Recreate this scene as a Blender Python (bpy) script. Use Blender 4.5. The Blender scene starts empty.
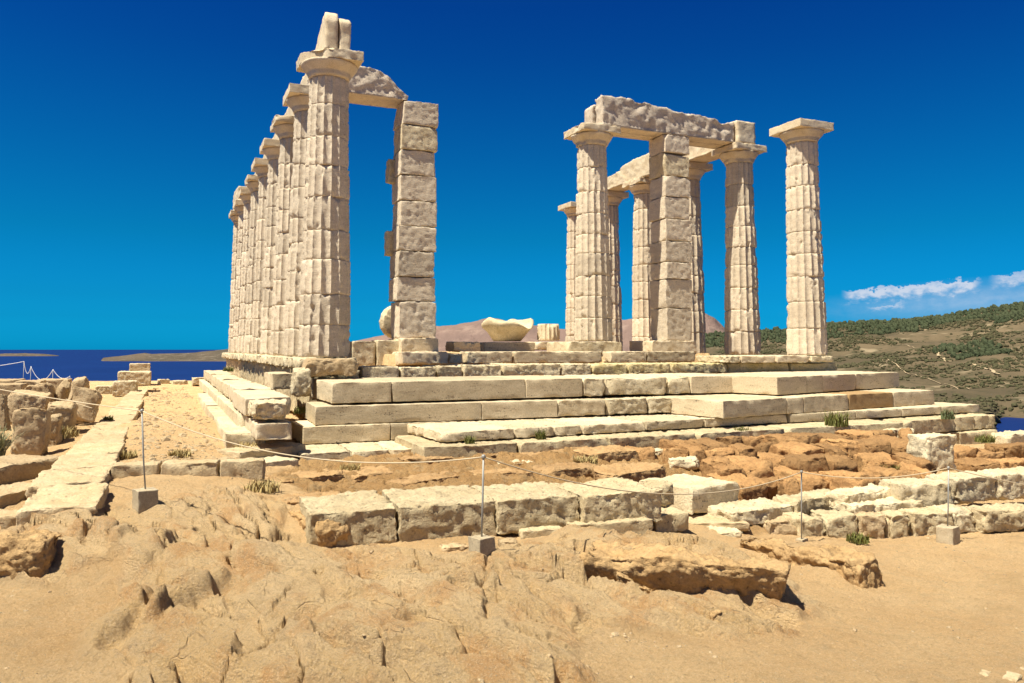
import bpy, math, random
import numpy as np
from mathutils import Vector, Matrix
R = math.radians
rnd = random.Random(7)

# ------------------------------------------------------------------ camera
F, YAW, PIT, EYE = 790.1, 0.41215, 0.07128, 0.157
CAM = np.array([-2.951, -15.900, EYE])
scene = bpy.context.scene
cd = bpy.data.cameras.new('camera'); cam = bpy.data.objects.new('camera', cd)
scene.collection.objects.link(cam); scene.camera = cam
cam.location = CAM
cam.rotation_euler = (math.pi/2 + PIT, 0, -YAW)
cd.sensor_fit = 'HORIZONTAL'; cd.sensor_width = 36; cd.lens = 36*F/1024
PY = 349 - F*math.tan(PIT)
cd.shift_y = -(341.5 - PY)/1024
cd.clip_start = 0.05; cd.clip_end = 200000

# ------------------------------------------------------------------ light
SUN_EL, SUN_DELTA = R(63), R(13)
SV = Vector((-math.cos(SUN_EL)*math.cos(SUN_DELTA), -math.cos(SUN_EL)*math.sin(SUN_DELTA), math.sin(SUN_EL)))
sd = bpy.data.lights.new('sun', 'SUN'); sd.energy = 5.0; sd.angle = R(0.53); sd.color = (1.0, 0.95, 0.81)
so = bpy.data.objects.new('sun', sd); scene.collection.objects.link(so)
so.rotation_euler = (-SV).to_track_quat('-Z', 'Y').to_euler(); so.location = (-20, -10, 40)
scene.view_settings.view_transform = 'Standard'; scene.view_settings.look = 'None'
scene.view_settings.exposure = 0.95; scene.view_settings.gamma = 1; scene.view_settings.use_curve_mapping = False

w = bpy.data.worlds.new('World'); scene.world = w; w.use_nodes = True
def N(nt, t, **kw):
    n = nt.nodes.new(t)
    for k, v in kw.items():
        if k in n.inputs: n.inputs[k].default_value = v
        else: setattr(n, k, v)
    return n
SKY_TINT = [(0, (.003, .375, .90)), (90, (.22, .205, .19)), (1.0, (.003, .298, .728)), (2.1, (.003, .24, .563)), (3.6, (.003, .209, .457)), (7.9, (.002, .185, .344)), (12.2, (.002, .158, .327)), (16.4, (.002, .131, .315)), (20.5, (.002, .104, .30)), (24, (.002, .088, .292)), (34, (.03, .12, .29)), (52, (.19, .185, .19))]
def build_world():
    nt = w.node_tree; nt.nodes.clear(); L = nt.links.new
    out = N(nt, 'ShaderNodeOutputWorld'); bg = N(nt, 'ShaderNodeBackground')
    sky = N(nt, 'ShaderNodeTexSky'); sky.sky_type = 'NISHITA'; sky.sun_disc = False
    sky.sun_elevation = SUN_EL; sky.sun_rotation = math.atan2(SV.x, SV.y) % (2*math.pi)
    sky.altitude = 60; sky.air_density = 1.0; sky.dust_density = 1.0; sky.ozone_density = 1.0
    # clouds: direction based, low over the north western hills
    tc = N(nt, 'ShaderNodeTexCoord'); sep = N(nt, 'ShaderNodeSeparateXYZ'); L(tc.outputs['Generated'], sep.inputs[0])
    def M(op, a, b=None, c=None):
        m = N(nt, 'ShaderNodeMath', operation=op)
        for i, v in enumerate((a, b, c)):
            if v is None: continue
            if isinstance(v, (int, float)): m.inputs[i].default_value = v
            else: L(v, m.inputs[i])
        return m.outputs[0]
    az = M('MULTIPLY', M('ARCTAN2', sep.outputs[0], sep.outputs[1]), 57.29578)   # degrees clockwise from +b
    hyp = M('SQRT', M('ADD', M('MULTIPLY', sep.outputs[0], sep.outputs[0]), M('MULTIPLY', sep.outputs[1], sep.outputs[1])))
    el = M('MULTIPLY', M('ARCTAN2', sep.outputs[2], hyp), 57.29578)
    cmb = N(nt, 'ShaderNodeCombineXYZ'); L(M('MULTIPLY', az, 0.7), cmb.inputs[0]); L(M('MULTIPLY', el, 1.2), cmb.inputs[1])
    noi = N(nt, 'ShaderNodeTexNoise', Scale=1.9, Detail=8.0, Roughness=0.62); L(cmb.outputs[0], noi.inputs['Vector'])
    rmp = N(nt, 'ShaderNodeValToRGB'); cr = rmp.color_ramp; cr.interpolation = 'LINEAR'
    for k_, (e_, c_) in enumerate(SKY_TINT):
        el_ = cr.elements[k_] if k_ < 2 else cr.elements.new(e_/90)
        el_.position = e_/90; el_.color = (*c_, 1)
    L(M('DIVIDE', el, 90.0), rmp.inputs[0])
    tint = N(nt, 'ShaderNodeMix', data_type='RGBA', blend_type='MULTIPLY'); tint.inputs[0].default_value = 1
    L(sky.outputs[0], tint.inputs[6]); L(rmp.outputs[0], tint.inputs[7])
    def gauss(a0, sa, e0, se, slope=0.0):
        da = M('DIVIDE', M('SUBTRACT', az, a0), sa)
        e_ = M('SUBTRACT', M('SUBTRACT', el, e0), M('MULTIPLY', M('SUBTRACT', az, a0), slope))
        de = M('DIVIDE', e_, se)
        return M('POWER', 2.718, M('MULTIPLY', -1.0, M('ADD', M('MULTIPLY', da, da), M('MULTIPLY', de, de))))
    def band(a0, a1, e0, slope, up, dn):      # puffy upper rim, soft lower side
        cen = M('ADD', M('MULTIPLY', M('SUBTRACT', az, a0), slope), e0)
        de = M('SUBTRACT', M('MULTIPLY_ADD', M('SUBTRACT', noi.outputs[0], .5), 1.5, el), cen)
        mk = lambda v, lo, hi: (lambda n: (L(v, n.inputs[0]), setattr(n.inputs[1], 'default_value', lo), setattr(n.inputs[2], 'default_value', hi), setattr(n, 'interpolation_type', 'SMOOTHSTEP'), n.outputs[0])[-1])(N(nt, 'ShaderNodeMapRange'))
        return M('MULTIPLY', M('MULTIPLY', M('SUBTRACT', 1.0, mk(de, up-.12, up)), mk(de, -dn, 0.05)), M('MULTIPLY', mk(az, a0, a0+.9), M('SUBTRACT', 1.0, mk(az, a1-.9, a1))))
    g = M('MAXIMUM', M('MAXIMUM', band(46.2, 54.6, 3.62, .065, .28, .75), M('MULTIPLY', band(54.7, 62, 4.28, .07, .25, .7), .75)), M('MULTIPLY', band(47.6, 50.4, 2.72, .10, .12, .35), .55))
    veil = M('MULTIPLY', gauss(54, 7, 3.0, .95, 0.05), .38)
    fac = M('ADD', M('MULTIPLY', g, M('MULTIPLY_ADD', noi.outputs[0], 1.2, .10)), M('MULTIPLY', veil, M('MULTIPLY_ADD', noi.outputs[0], 1.0, .3)))
    mr = N(nt, 'ShaderNodeMapRange'); mr.inputs[1].default_value = 0.02; mr.inputs[2].default_value = 0.80; mr.inputs[4].default_value = 0.9
    L(fac, mr.inputs[0])
    mix = N(nt, 'ShaderNodeMix', data_type='RGBA'); L(mr.outputs[0], mix.inputs[0]); L(tint.outputs[2], mix.inputs[6])
    mix.inputs[7].default_value = (2.5, 2.75, 3.2, 1)
    L(mix.outputs[2], bg.inputs[0]); bg.inputs[1].default_value = 0.136
    L(bg.outputs[0], out.inputs[0])
build_world()

# ------------------------------------------------------------------ projection helpers (pixel of the photo -> place in the world)
_fw = np.array([math.sin(YAW)*math.cos(PIT), math.cos(YAW)*math.cos(PIT), math.sin(PIT)])
_rt = np.array([math.cos(YAW), -math.sin(YAW), 0]); _up = np.cross(_rt, _fw)
def ray(x, y): return _fw + (x-512)/F*_rt - (y-PY)/F*_up
def upz(x, y, z): r = ray(x, y); return CAM + r*((z-CAM[2])/r[2])
def upb(x, y, b): r = ray(x, y); return CAM + r*((b-CAM[1])/r[1])
def upa(x, y, a): r = ray(x, y); return CAM + r*((a-CAM[0])/r[0])
def upd(x, y, d): r = ray(x, y); return CAM + r*d
def pr(P):
    d = np.asarray(P, float) - CAM; z = d @ _fw
    return 512+F*(d @ _rt)/z, PY-F*(d @ _up)/z, z

# ------------------------------------------------------------------ noise
_g = np.random.RandomState(3)
_perm = _g.permutation(256); _perm = np.concatenate([_perm]*3)
_grad = _g.normal(size=(256, 3)); _grad /= np.linalg.norm(_grad, axis=1)[:, None]
def perlin(P):
    P = np.asarray(P, float); i = np.floor(P).astype(int); f = P-i; i &= 255
    u = f*f*f*(f*(f*6-15)+10); res = 0
    for dx in (0, 1):
        for dy in (0, 1):
            for dz in (0, 1):
                h = _perm[_perm[_perm[(i[:, 0]+dx) & 255]+((i[:, 1]+dy) & 255)]+((i[:, 2]+dz) & 255)]
                gd = _grad[h]
                d = gd[:, 0]*(f[:, 0]-dx)+gd[:, 1]*(f[:, 1]-dy)+gd[:, 2]*(f[:, 2]-dz)
                wx = u[:, 0] if dx else 1-u[:, 0]; wy = u[:, 1] if dy else 1-u[:, 1]; wz = u[:, 2] if dz else 1-u[:, 2]
                res = res + d*wx*wy*wz
    return res*1.5
def fbm(P, octv=4, gain=0.5, lac=2.03):
    s = 0; a = 1.0; P = np.asarray(P, float)
    for k in range(octv): s = s + a*perlin(P+17.3*k); P = P*lac; a *= gain
    return s
def ridged(P, octv=3):
    s = 0; a = 1.0; P = np.asarray(P, float)
    for k in range(octv): s = s + a*(1-np.abs(perlin(P+9.1*k))*2); P = P*2.1; a *= 0.5
    return s

def plates(x, y, seed, crack=.07, tilt=1.0):
    """fractured plates: every cell has its own height and tilt, with a groove along its edges"""
    i, j = np.floor(x).astype(int), np.floor(y).astype(int); f1 = np.full(x.shape, 9.); f2 = f1.copy(); val = np.zeros_like(x)
    for di in (-1, 0, 1):
        for dj in (-1, 0, 1):
            h = _perm[_perm[_perm[seed & 255]+((i+di) & 255)]+((j+dj) & 255)]; gx, gy, gz = _grad[h].T
            cx, cy = i+di+.5+.42*gx, j+dj+.5+.42*gy; dx, dy = x-cx, y-cy; d = np.hypot(dx, dy)
            v = gz*.5+tilt*(dx*_grad[(h+7) & 255][:, 0]+dy*_grad[(h+7) & 255][:, 1])
            m = d < f1; f2 = np.where(m, f1, np.minimum(f2, d)); val = np.where(m, v, val); f1 = np.where(m, d, f1)
    return val-.9*np.exp(-((f2-f1)/crack)**2)
# ------------------------------------------------------------------ object helpers
COL = scene.collection
def mesh(name, V, Fc, smooth=True):
    me = bpy.data.meshes.new(name)
    V = np.asarray(V, dtype=np.float32)
    if isinstance(Fc, np.ndarray):
        k = Fc.shape[1]; me.vertices.add(len(V)); me.vertices.foreach_set('co', V.ravel())
        me.loops.add(Fc.size); me.loops.foreach_set('vertex_index', Fc.astype(np.int32).ravel())
        me.polygons.add(len(Fc)); me.polygons.foreach_set('loop_start', np.arange(0, Fc.size, k, dtype=np.int32))
        me.update(calc_edges=True)
    else:
        me.from_pydata(V.tolist(), [], [list(map(int, f)) for f in Fc])
    me.polygons.foreach_set('use_smooth', [smooth]*len(me.polygons))
    me.update(); return me
def obj(name, me, mat=None, parent=None, loc=(0, 0, 0), rz=0.0, rot=None):
    o = bpy.data.objects.new(name, me); COL.objects.link(o)
    if mat is not None and me is not None: me.materials.append(mat)
    o.location = [float(v) for v in loc]; o.rotation_euler = rot if rot else (0, 0, float(rz))
    if parent: o.parent = parent
    return o
def tag(o, label, cat, group=None):
    o['label'] = label; o['category'] = cat; o['kind'] = 'thing'
    if group: o['group'] = group
    return o
def struct(o, kind='structure'): o['kind'] = kind; return o
def thing(name, label, cat, loc=(0, 0, 0), rz=0, group=None):
    o = bpy.data.objects.new(name, None); COL.objects.link(o); o.location = [float(v) for v in loc]; o.rotation_euler = (0, 0, float(rz))
    o.empty_display_size = 0.1
    return tag(o, label, cat, group)
ORD = ['first', 'second', 'third', 'fourth', 'fifth', 'sixth', 'seventh', 'eighth', 'ninth', 'tenth', 'eleventh', 'twelfth', 'thirteenth', 'fourteenth', 'fifteenth', 'sixteenth', 'seventeenth', 'eighteenth', 'nineteenth', 'twentieth']

# ------------------------------------------------------------------ materials
def stone_mat(name, c1, c2, c3, scale=3.0, bump=0.4, pits=0.5, rnd_amt=0.16, fine=60, stain=0.4, streak=None):
    m = bpy.data.materials.new(name); m.use_nodes = True; nt = m.node_tree; nt.nodes.clear(); L = nt.links.new
    out = N(nt, 'ShaderNodeOutputMaterial'); b = N(nt, 'ShaderNodeBsdfPrincipled'); b.inputs['Roughness'].default_value = 0.88
    b.inputs['Specular IOR Level'].default_value = 0.25
    geo = N(nt, 'ShaderNodeNewGeometry'); oi = N(nt, 'ShaderNodeObjectInfo')
    off = N(nt, 'ShaderNodeVectorMath', operation='MULTIPLY_ADD'); 
    rv = N(nt, 'ShaderNodeCombineXYZ'); L(oi.outputs['Random'], rv.inputs[0]); L(oi.outputs['Random'], rv.inputs[1]); L(oi.outputs['Random'], rv.inputs[2])
    L(rv.outputs[0], off.inputs[0]); off.inputs[1].default_value = (31, 17, 23); L(geo.outputs['Position'], off.inputs[2])
    vec = off.outputs[0]
    if streak:
        sc = N(nt, 'ShaderNodeVectorMath', operation='MULTIPLY'); L(vec, sc.inputs[0]); sc.inputs[1].default_value = streak; svec = sc.outputs[0]
    else: svec = vec
    n1 = N(nt, 'ShaderNodeTexNoise', Scale=scale, Detail=8.0, Roughness=0.62); L(svec, n1.inputs['Vector'])
    n2 = N(nt, 'ShaderNodeTexNoise', Scale=scale*4.3, Detail=6.0, Roughness=0.7); L(svec, n2.inputs['Vector'])
    n3 = N(nt, 'ShaderNodeTexNoise', Scale=fine, Detail=4.0, Roughness=0.75); L(vec, n3.inputs['Vector'])
    r1 = N(nt, 'ShaderNodeMapRange'); r1.inputs[1].default_value = 0.36; r1.inputs[2].default_value = 0.64; L(n1.outputs[0], r1.inputs[0])
    mx = N(nt, 'ShaderNodeMix', data_type='RGBA'); L(r1.outputs[0], mx.inputs[0]); mx.inputs[6].default_value = (*c1, 1); mx.inputs[7].default_value = (*c2, 1)
    r2 = N(nt, 'ShaderNodeMapRange'); r2.inputs[1].default_value = 0.52; r2.inputs[2].default_value = 0.72; r2.inputs[4].default_value = stain; L(n2.outputs[0], r2.inputs[0])
    mx2 = N(nt, 'ShaderNodeMix', data_type='RGBA'); L(r2.outputs[0], mx2.inputs[0]); L(mx.outputs[2], mx2.inputs[6]); mx2.inputs[7].default_value = (*c3, 1)
    # pits (small dark cavities) and per-stone tint
    vo = N(nt, 'ShaderNodeTexVoronoi', Scale=fine*0.55); L(vec, vo.inputs['Vector'])
    pr_ = N(nt, 'ShaderNodeMapRange'); pr_.inputs[1].default_value = 0.10; pr_.inputs[2].default_value = 0.32; pr_.inputs[3].default_value = 1-pits; pr_.inputs[4].default_value = 1; L(vo.outputs['Distance'], pr_.inputs[0])
    gate = N(nt, 'ShaderNodeMapRange'); gate.inputs[1].default_value = 0.45; gate.inputs[2].default_value = 0.6; L(n2.outputs[0], gate.inputs[0])
    pg = N(nt, 'ShaderNodeMix', data_type='FLOAT'); L(gate.outputs[0], pg.inputs[0]); pg.inputs[2].default_value = 1; L(pr_.outputs[0], pg.inputs[3])
    f3 = N(nt, 'ShaderNodeMapRange'); f3.inputs[1].default_value = 0.3; f3.inputs[2].default_value = 0.7; f3.inputs[3].default_value = 0.78; f3.inputs[4].default_value = 1.18; L(n3.outputs[0], f3.inputs[0])
    rr = N(nt, 'ShaderNodeMapRange'); rr.inputs[3].default_value = 1-rnd_amt; rr.inputs[4].default_value = 1+rnd_amt; L(oi.outputs['Random'], rr.inputs[0])
    k1 = N(nt, 'ShaderNodeMath', operation='MULTIPLY'); L(f3.outputs[0], k1.inputs[0]); L(pg.outputs[0], k1.inputs[1])
    k2 = N(nt, 'ShaderNodeMath', operation='MULTIPLY'); L(k1.outputs[0], k2.inputs[0]); L(rr.outputs[0], k2.inputs[1])
    vm = N(nt, 'ShaderNodeVectorMath', operation='SCALE'); L(mx2.outputs[2], vm.inputs[0]); L(k2.outputs[0], vm.inputs['Scale'])
    L(vm.outputs[0], b.inputs['Base Color'])
    hsum = N(nt, 'ShaderNodeMath', operation='MULTIPLY_ADD'); L(n3.outputs[0], hsum.inputs[0]); hsum.inputs[1].default_value = 0.6; n2s = N(nt, 'ShaderNodeMath', operation='MULTIPLY'); n2s.inputs[1].default_value = 0.5; L(n2.outputs[0], n2s.inputs[0]); L(n2s.outputs[0], hsum.inputs[2])
    hs2 = N(nt, 'ShaderNodeMath', operation='MULTIPLY_ADD'); L(pg.outputs[0], hs2.inputs[0]); hs2.inputs[1].default_value = 0.35; L(hsum.outputs[0], hs2.inputs[2])
    bp = N(nt, 'ShaderNodeBump'); bp.inputs['Strength'].default_value = bump; bp.inputs['Distance'].default_value = 0.028; L(hs2.outputs[0], bp.inputs['Height'])
    L(bp.outputs[0], b.inputs['Normal']); L(b.outputs[0], out.inputs[0])
    return m
M_COL = stone_mat('weathered_marble', (.64, .53, .38), (.54, .44, .315), (.33, .275, .22), 2.0, .8, .5, .13, 42, .45, streak=(1.3, 1.3, 5))
M_CAP = stone_mat('capital_marble', (.62, .51, .35), (.55, .43, .27), (.42, .31, .19), 2.6, .45, .4, .08, 50, .35)
M_BEAM = stone_mat('architrave_marble', (.62, .51, .38), (.50, .41, .31), (.30, .25, .20), 2.8, .8, .5, .08, 40, .6)
M_STEP = stone_mat('dressed_marble', (.58, .47, .305), (.47, .375, .235), (.31, .235, .15), 1.2, .5, .8, .16, 40, .65, streak=(.5, .5, 2.2))
M_ROUGH = stone_mat('eroded_limestone', (.63, .525, .345), (.51, .405, .245), (.31, .235, .14), 3.0, .9, .6, .12, 38, .6)
M_POROS = stone_mat('poros_wall_stone', (.54, .44, .27), (.44, .34, .195), (.24, .18, .11), 2.6, 1.0, .7, .10, 34, .7)
M_TAN = stone_mat('tan_boulder', (.48, .36, .21), (.40, .28, .15), (.30, .20, .12), 2.5, .9, .5, .14, 36, .5)
M_OCHRE = stone_mat('ochre_rock', (.37, .21, .085), (.29, .155, .06), (.15, .09, .045), 3.4, 1.0, .6, .30, 36, .5)
M_LEDGE = stone_mat('ochre_bedrock', (.40, .255, .12), (.34, .20, .085), (.20, .12, .06), 3.4, 1.0, .6, .10, 34, .55)
M_MOSS = stone_mat('mossy_limestone', (.56, .46, .27), (.46, .36, .16), (.24, .20, .06), 3.0, .9, .6, .06, 38, .9)
M_BED = stone_mat('brown_bedrock', (.45, .295, .14), (.38, .235, .10), (.22, .14, .07), 3.0, 1.0, .6, .06, 36, .6)
M_SLAB = stone_mat('path_slab_stone', (.52, .405, .245), (.45, .33, .18), (.32, .225, .13), 2.8, .9, .5, .08, 36, .5)
M_CONC = stone_mat('cement', (.44, .36, .24), (.37, .29, .18), (.28, .21, .13), 6, .4, .3, .05, 70, .3)
def simple_mat(name, c, rough=0.6, metal=0.0, var=0.25, scale=8):
    m = bpy.data.materials.new(name); m.use_nodes = True; nt = m.node_tree; b = nt.nodes['Principled BSDF']; L = nt.links.new
    n = N(nt, 'ShaderNodeTexNoise', Scale=scale, Detail=4.0); g = N(nt, 'ShaderNodeNewGeometry'); L(g.outputs['Position'], n.inputs['Vector'])
    mx = N(nt, 'ShaderNodeMix', data_type='RGBA'); L(n.outputs[0], mx.inputs[0])
    mx.inputs[6].default_value = (*[v*(1-var) for v in c], 1); mx.inputs[7].default_value = (*[v*(1+var) for v in c], 1)
    L(mx.outputs[2], b.inputs['Base Color']); b.inputs['Roughness'].default_value = rough; b.inputs['Metallic'].default_value = metal
    b.inputs['Specular IOR Level'].default_value = 0.3
    return m
M_ROD = simple_mat('grey_steel', (.30, .29, .26), .5, .3)
M_ROPE = simple_mat('rope_fibre', (.50, .40, .26), .9, 0, .2, 60)
M_WROPE = simple_mat('white_rope_fibre', (.75, .75, .75), .9, 0, .1, 60)
M_GRASS = simple_mat('dry_green_grass', (.13, .13, .03), .8, 0, .5, 9)
M_DRY = simple_mat('straw_grass', (.36, .27, .11), .8, 0, .4, 9)
M_SAGE = simple_mat('pale_sage_leaf', (.22, .22, .12), .8, 0, .4, 9)
M_BUSH = simple_mat('sage_leaf', (.10, .12, .05), .8, 0, .4, 9)

# ------------------------------------------------------------------ terrain: the site
CTRL = np.array([
 (-2.95,-15.9,-1.5),(-6,-14,-1.45),(1,-15.5,-1.62),(4,-14,-1.75),(8,-14,-1.95),(-10,-14,-1.6),(-2.95,-19,-1.6),(5,-19,-1.8),
 (-3.66,-11.16,-1.52),(-2.6,-12,-1.52),(-1.3,-12.2,-1.5),(1.25,-13,-1.66),(-3.9,-9.8,-1.46),(-2.9,-9.6,-1.36),(-2.3,-10.5,-1.42),(-1.3,-10.7,-1.43),(-.4,-10.6,-1.5),
 (.5,-9.4,-1.60),(1.4,-11.1,-1.76),(.4,-11.2,-1.62),(2.8,-10.5,-1.92),(5,-10.5,-2.02),(8,-10.5,-2.1),(5.7,-10,-2.02),(3.9,-9.2,-2.0),(2.5,-9,-1.88),(1,-8.85,-1.74),(0,-8.85,-1.72),(-.42,-9.46,-1.66),(-1.7,-8.8,-1.72),(-1.75,-9.4,-1.52),
 (-3.08,-7.79,-1.33),(-2.3,-7.5,-1.36),(-2.2,-6.6,-1.33),(-3.4,-8.7,-1.37),(-3,-5.5,-1.2),(-2.8,-3,-1.17),(-2.8,0,-1.15),(-2.8,8,-1.21),(-2.7,20,-1.32),(-2.1,3,-1.30),(-2.0,-3,-1.36),(-1.2,-3,-1.5),
 (-4.6,-6,-1.42),(-4.8,-2,-1.42),(-5,2,-1.36),(-3.8,4,-1.35),(-3.8,-4,-1.38),(-3.8,12,-1.35),(-4.7,-8.3,-1.42),(-6,0,-1.25),(-6,6,-1.25),(-4.4,16,-1.42),(-6.5,-8,-1.5),
 (-1,-7.8,-1.50),(0,-7.5,-1.50),(1.5,-7.5,-1.53),(-1,-6,-1.56),(.5,-5.5,-1.50),(2,-6,-1.56),(-1,-5,-1.54),(2,-4.8,-1.42),(0,-4.5,-1.46),(3.4,-4.9,-1.43),
 (3.2,-7.8,-1.95),(3.6,-7.0,-1.85),(5,-7.8,-2.05),(5,-6.3,-1.76),(4,-5,-1.52),(7,-5,-1.56),(9,-5,-1.64),(7,-6.3,-1.80),(9,-6.3,-1.88),(7,-7.4,-2.0),(9,-7.4,-2.05),(11,-5,-1.8),(11,-8,-2.05),(8,-9.2,-1.98),(14,-5,-2.0),(16,-4,-2.3),(12,-12,-2.2),
 (4,0,-1.4),(12,0,-1.5),(4,12,-1.4),(12,12,-1.6),(4,22,-1.4),(12,22,-1.6)], float)
def _tps(d): return np.where(d > 1e-9, d*d*np.log(d+1e-12), 0)
def _fit():
    X = CTRL[:, :2]; n = len(X); D = np.linalg.norm(X[:, None]-X[None], axis=2)
    A = np.zeros((n+3, n+3)); A[:n, :n] = _tps(D)+np.eye(n)*0.3; A[:n, n] = 1; A[:n, n+1:] = X; A[n, :n] = 1; A[n+1:, :n] = X.T
    return np.linalg.solve(A, np.concatenate([CTRL[:, 2], [0, 0, 0]]))
_W = _fit()
def sstep(x, a, b): t = np.clip((x-a)/(b-a), 0, 1); return t*t*(3-2*t)
def base_h(P):
    P = np.atleast_2d(P)[:, :2]; out = np.zeros(len(P)); n = len(CTRL)
    for s in range(0, len(P), 20000):
        Q = P[s:s+20000]; D = np.linalg.norm(Q[:, None]-CTRL[None, :, :2], axis=2)
        out[s:s+20000] = _tps(D) @ _W[:n] + _W[n] + Q @ _W[n+1:]
    a, b = P[:, 0], P[:, 1]
    out = np.clip(out, -2.6, -0.9)
    # the made-up ground inside the temple platform
    m = sstep(a, -.15, .05)*(1-sstep(a, 12.5, 12.7))*sstep(b, -.6, -.4)*(1-sstep(b, 24.5, 25))
    out = out*(1-m) + (-.46)*m
    m2 = sstep(a, 1.6, 1.7)*(1-sstep(a, 10.8, 10.9))*sstep(b, 1.75, 1.85)*(1-sstep(b, 23, 24))
    out = out*(1-m2) + (.04)*m2
    # the headland falls away to the sea all round
    e = np.maximum.reduce([-7.0-a-0.25*np.maximum(0, -6-b)*3, a-16.5, b-23.5, -26-b, np.zeros_like(a)])
    return out - np.minimum(e*1.5, 75)
def gh(a, b): P = np.array([[a, b]]); return float(base_h(P)[0]+detail(P)[2][0])
ROCKPOLY = [upz(x, y, -1.5)[:2] for x, y in [(-60,538),(112,532),(150,522),(215,512),(285,506),(318,538),(400,545),(560,532),(700,520),(800,545),(830,585),(800,612),(700,630),(610,628),(600,660),(640,700),(110,700),(100,660),(118,620),(100,595),(40,598),(-60,600)]]
def poly_sd(P, poly):
    poly = np.array(poly); n = len(poly); d = np.full(len(P), 1e9); ins = np.zeros(len(P), bool)
    for i in range(n):
        A, B = poly[i], poly[(i+1) % n]; e = B-A; wv = P-A
        t = np.clip((wv @ e)/(e @ e), 0, 1); d = np.minimum(d, np.linalg.norm(wv-t[:, None]*e, axis=1))
        c = (A[1] > P[:, 1]) != (B[1] > P[:, 1])
        xi = A[0]+(P[:, 1]-A[1])*e[0]/(e[1] if abs(e[1]) > 1e-9 else 1e-9); ins ^= c & (P[:, 0] < xi)
    return np.where(ins, d, -d)
PITS = [(525, 559, .15, .22), (562, 553, .04, .06), (458, 628, .09, .12), (322, 622, .05, .06), (300, 532, .10, .10), (95, 560, .08, .10), (350, 596, .07, .06), (415, 660, .08, .07), (235, 605, .07, .06), (145, 584, .09, .07), (150, 646, .08, .06), (700, 655, .05, .04), (245, 552, .07, .05)]
RISES = [(upz(575, 545, -1.6)[:2], upz(745, 580, -1.6)[:2], .20, .30), (upz(752, 538, -1.8)[:2], upz(830, 568, -1.8)[:2], .12, .22), (upz(20, 556, -1.4)[:2], upz(130, 575, -1.4)[:2], .10, .30)]
LEDGES = [(upz(x0, y0, -1.5)[:2], upz(x1, y1, -1.5)[:2], h_) for x0, y0, x1, y1, h_ in (
 (150, 545, 262, 604, .10), (225, 536, 304, 580, .08), (96, 652, 150, 628, .12), (146, 640, 226, 606, .13), (60, 560, 142, 606, .12), (150, 600, 172, 570, .08), (386, 594, 470, 640, .08), (440, 578, 530, 612, .07), (262, 640, 330, 628, .07),
 (296, 655, 430, 676, .10), (540, 604, 640, 648, .09), (482, 652, 570, 690, .08), (590, 626, 704, 662, .06), (320, 566, 400, 578, .07), (330, 612, 400, 640, .06), (190, 664, 290, 690, .09), (520, 575, 600, 592, .07), (410, 552, 470, 566, .06), (420, 640, 500, 668, .06), (640, 610, 740, 626, .06))]
TERRACE = [upz(x, y, -1.5)[:2] for x, y in [(268,478),(300,462),(430,456),(660,443),(930,428),(930,452),(930,485),(740,492),(690,478),(660,490),(560,486),(320,505)]]
SD = np.array([.42, -.91]); SD /= np.linalg.norm(SD); TD = np.array([.91, .42])
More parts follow.
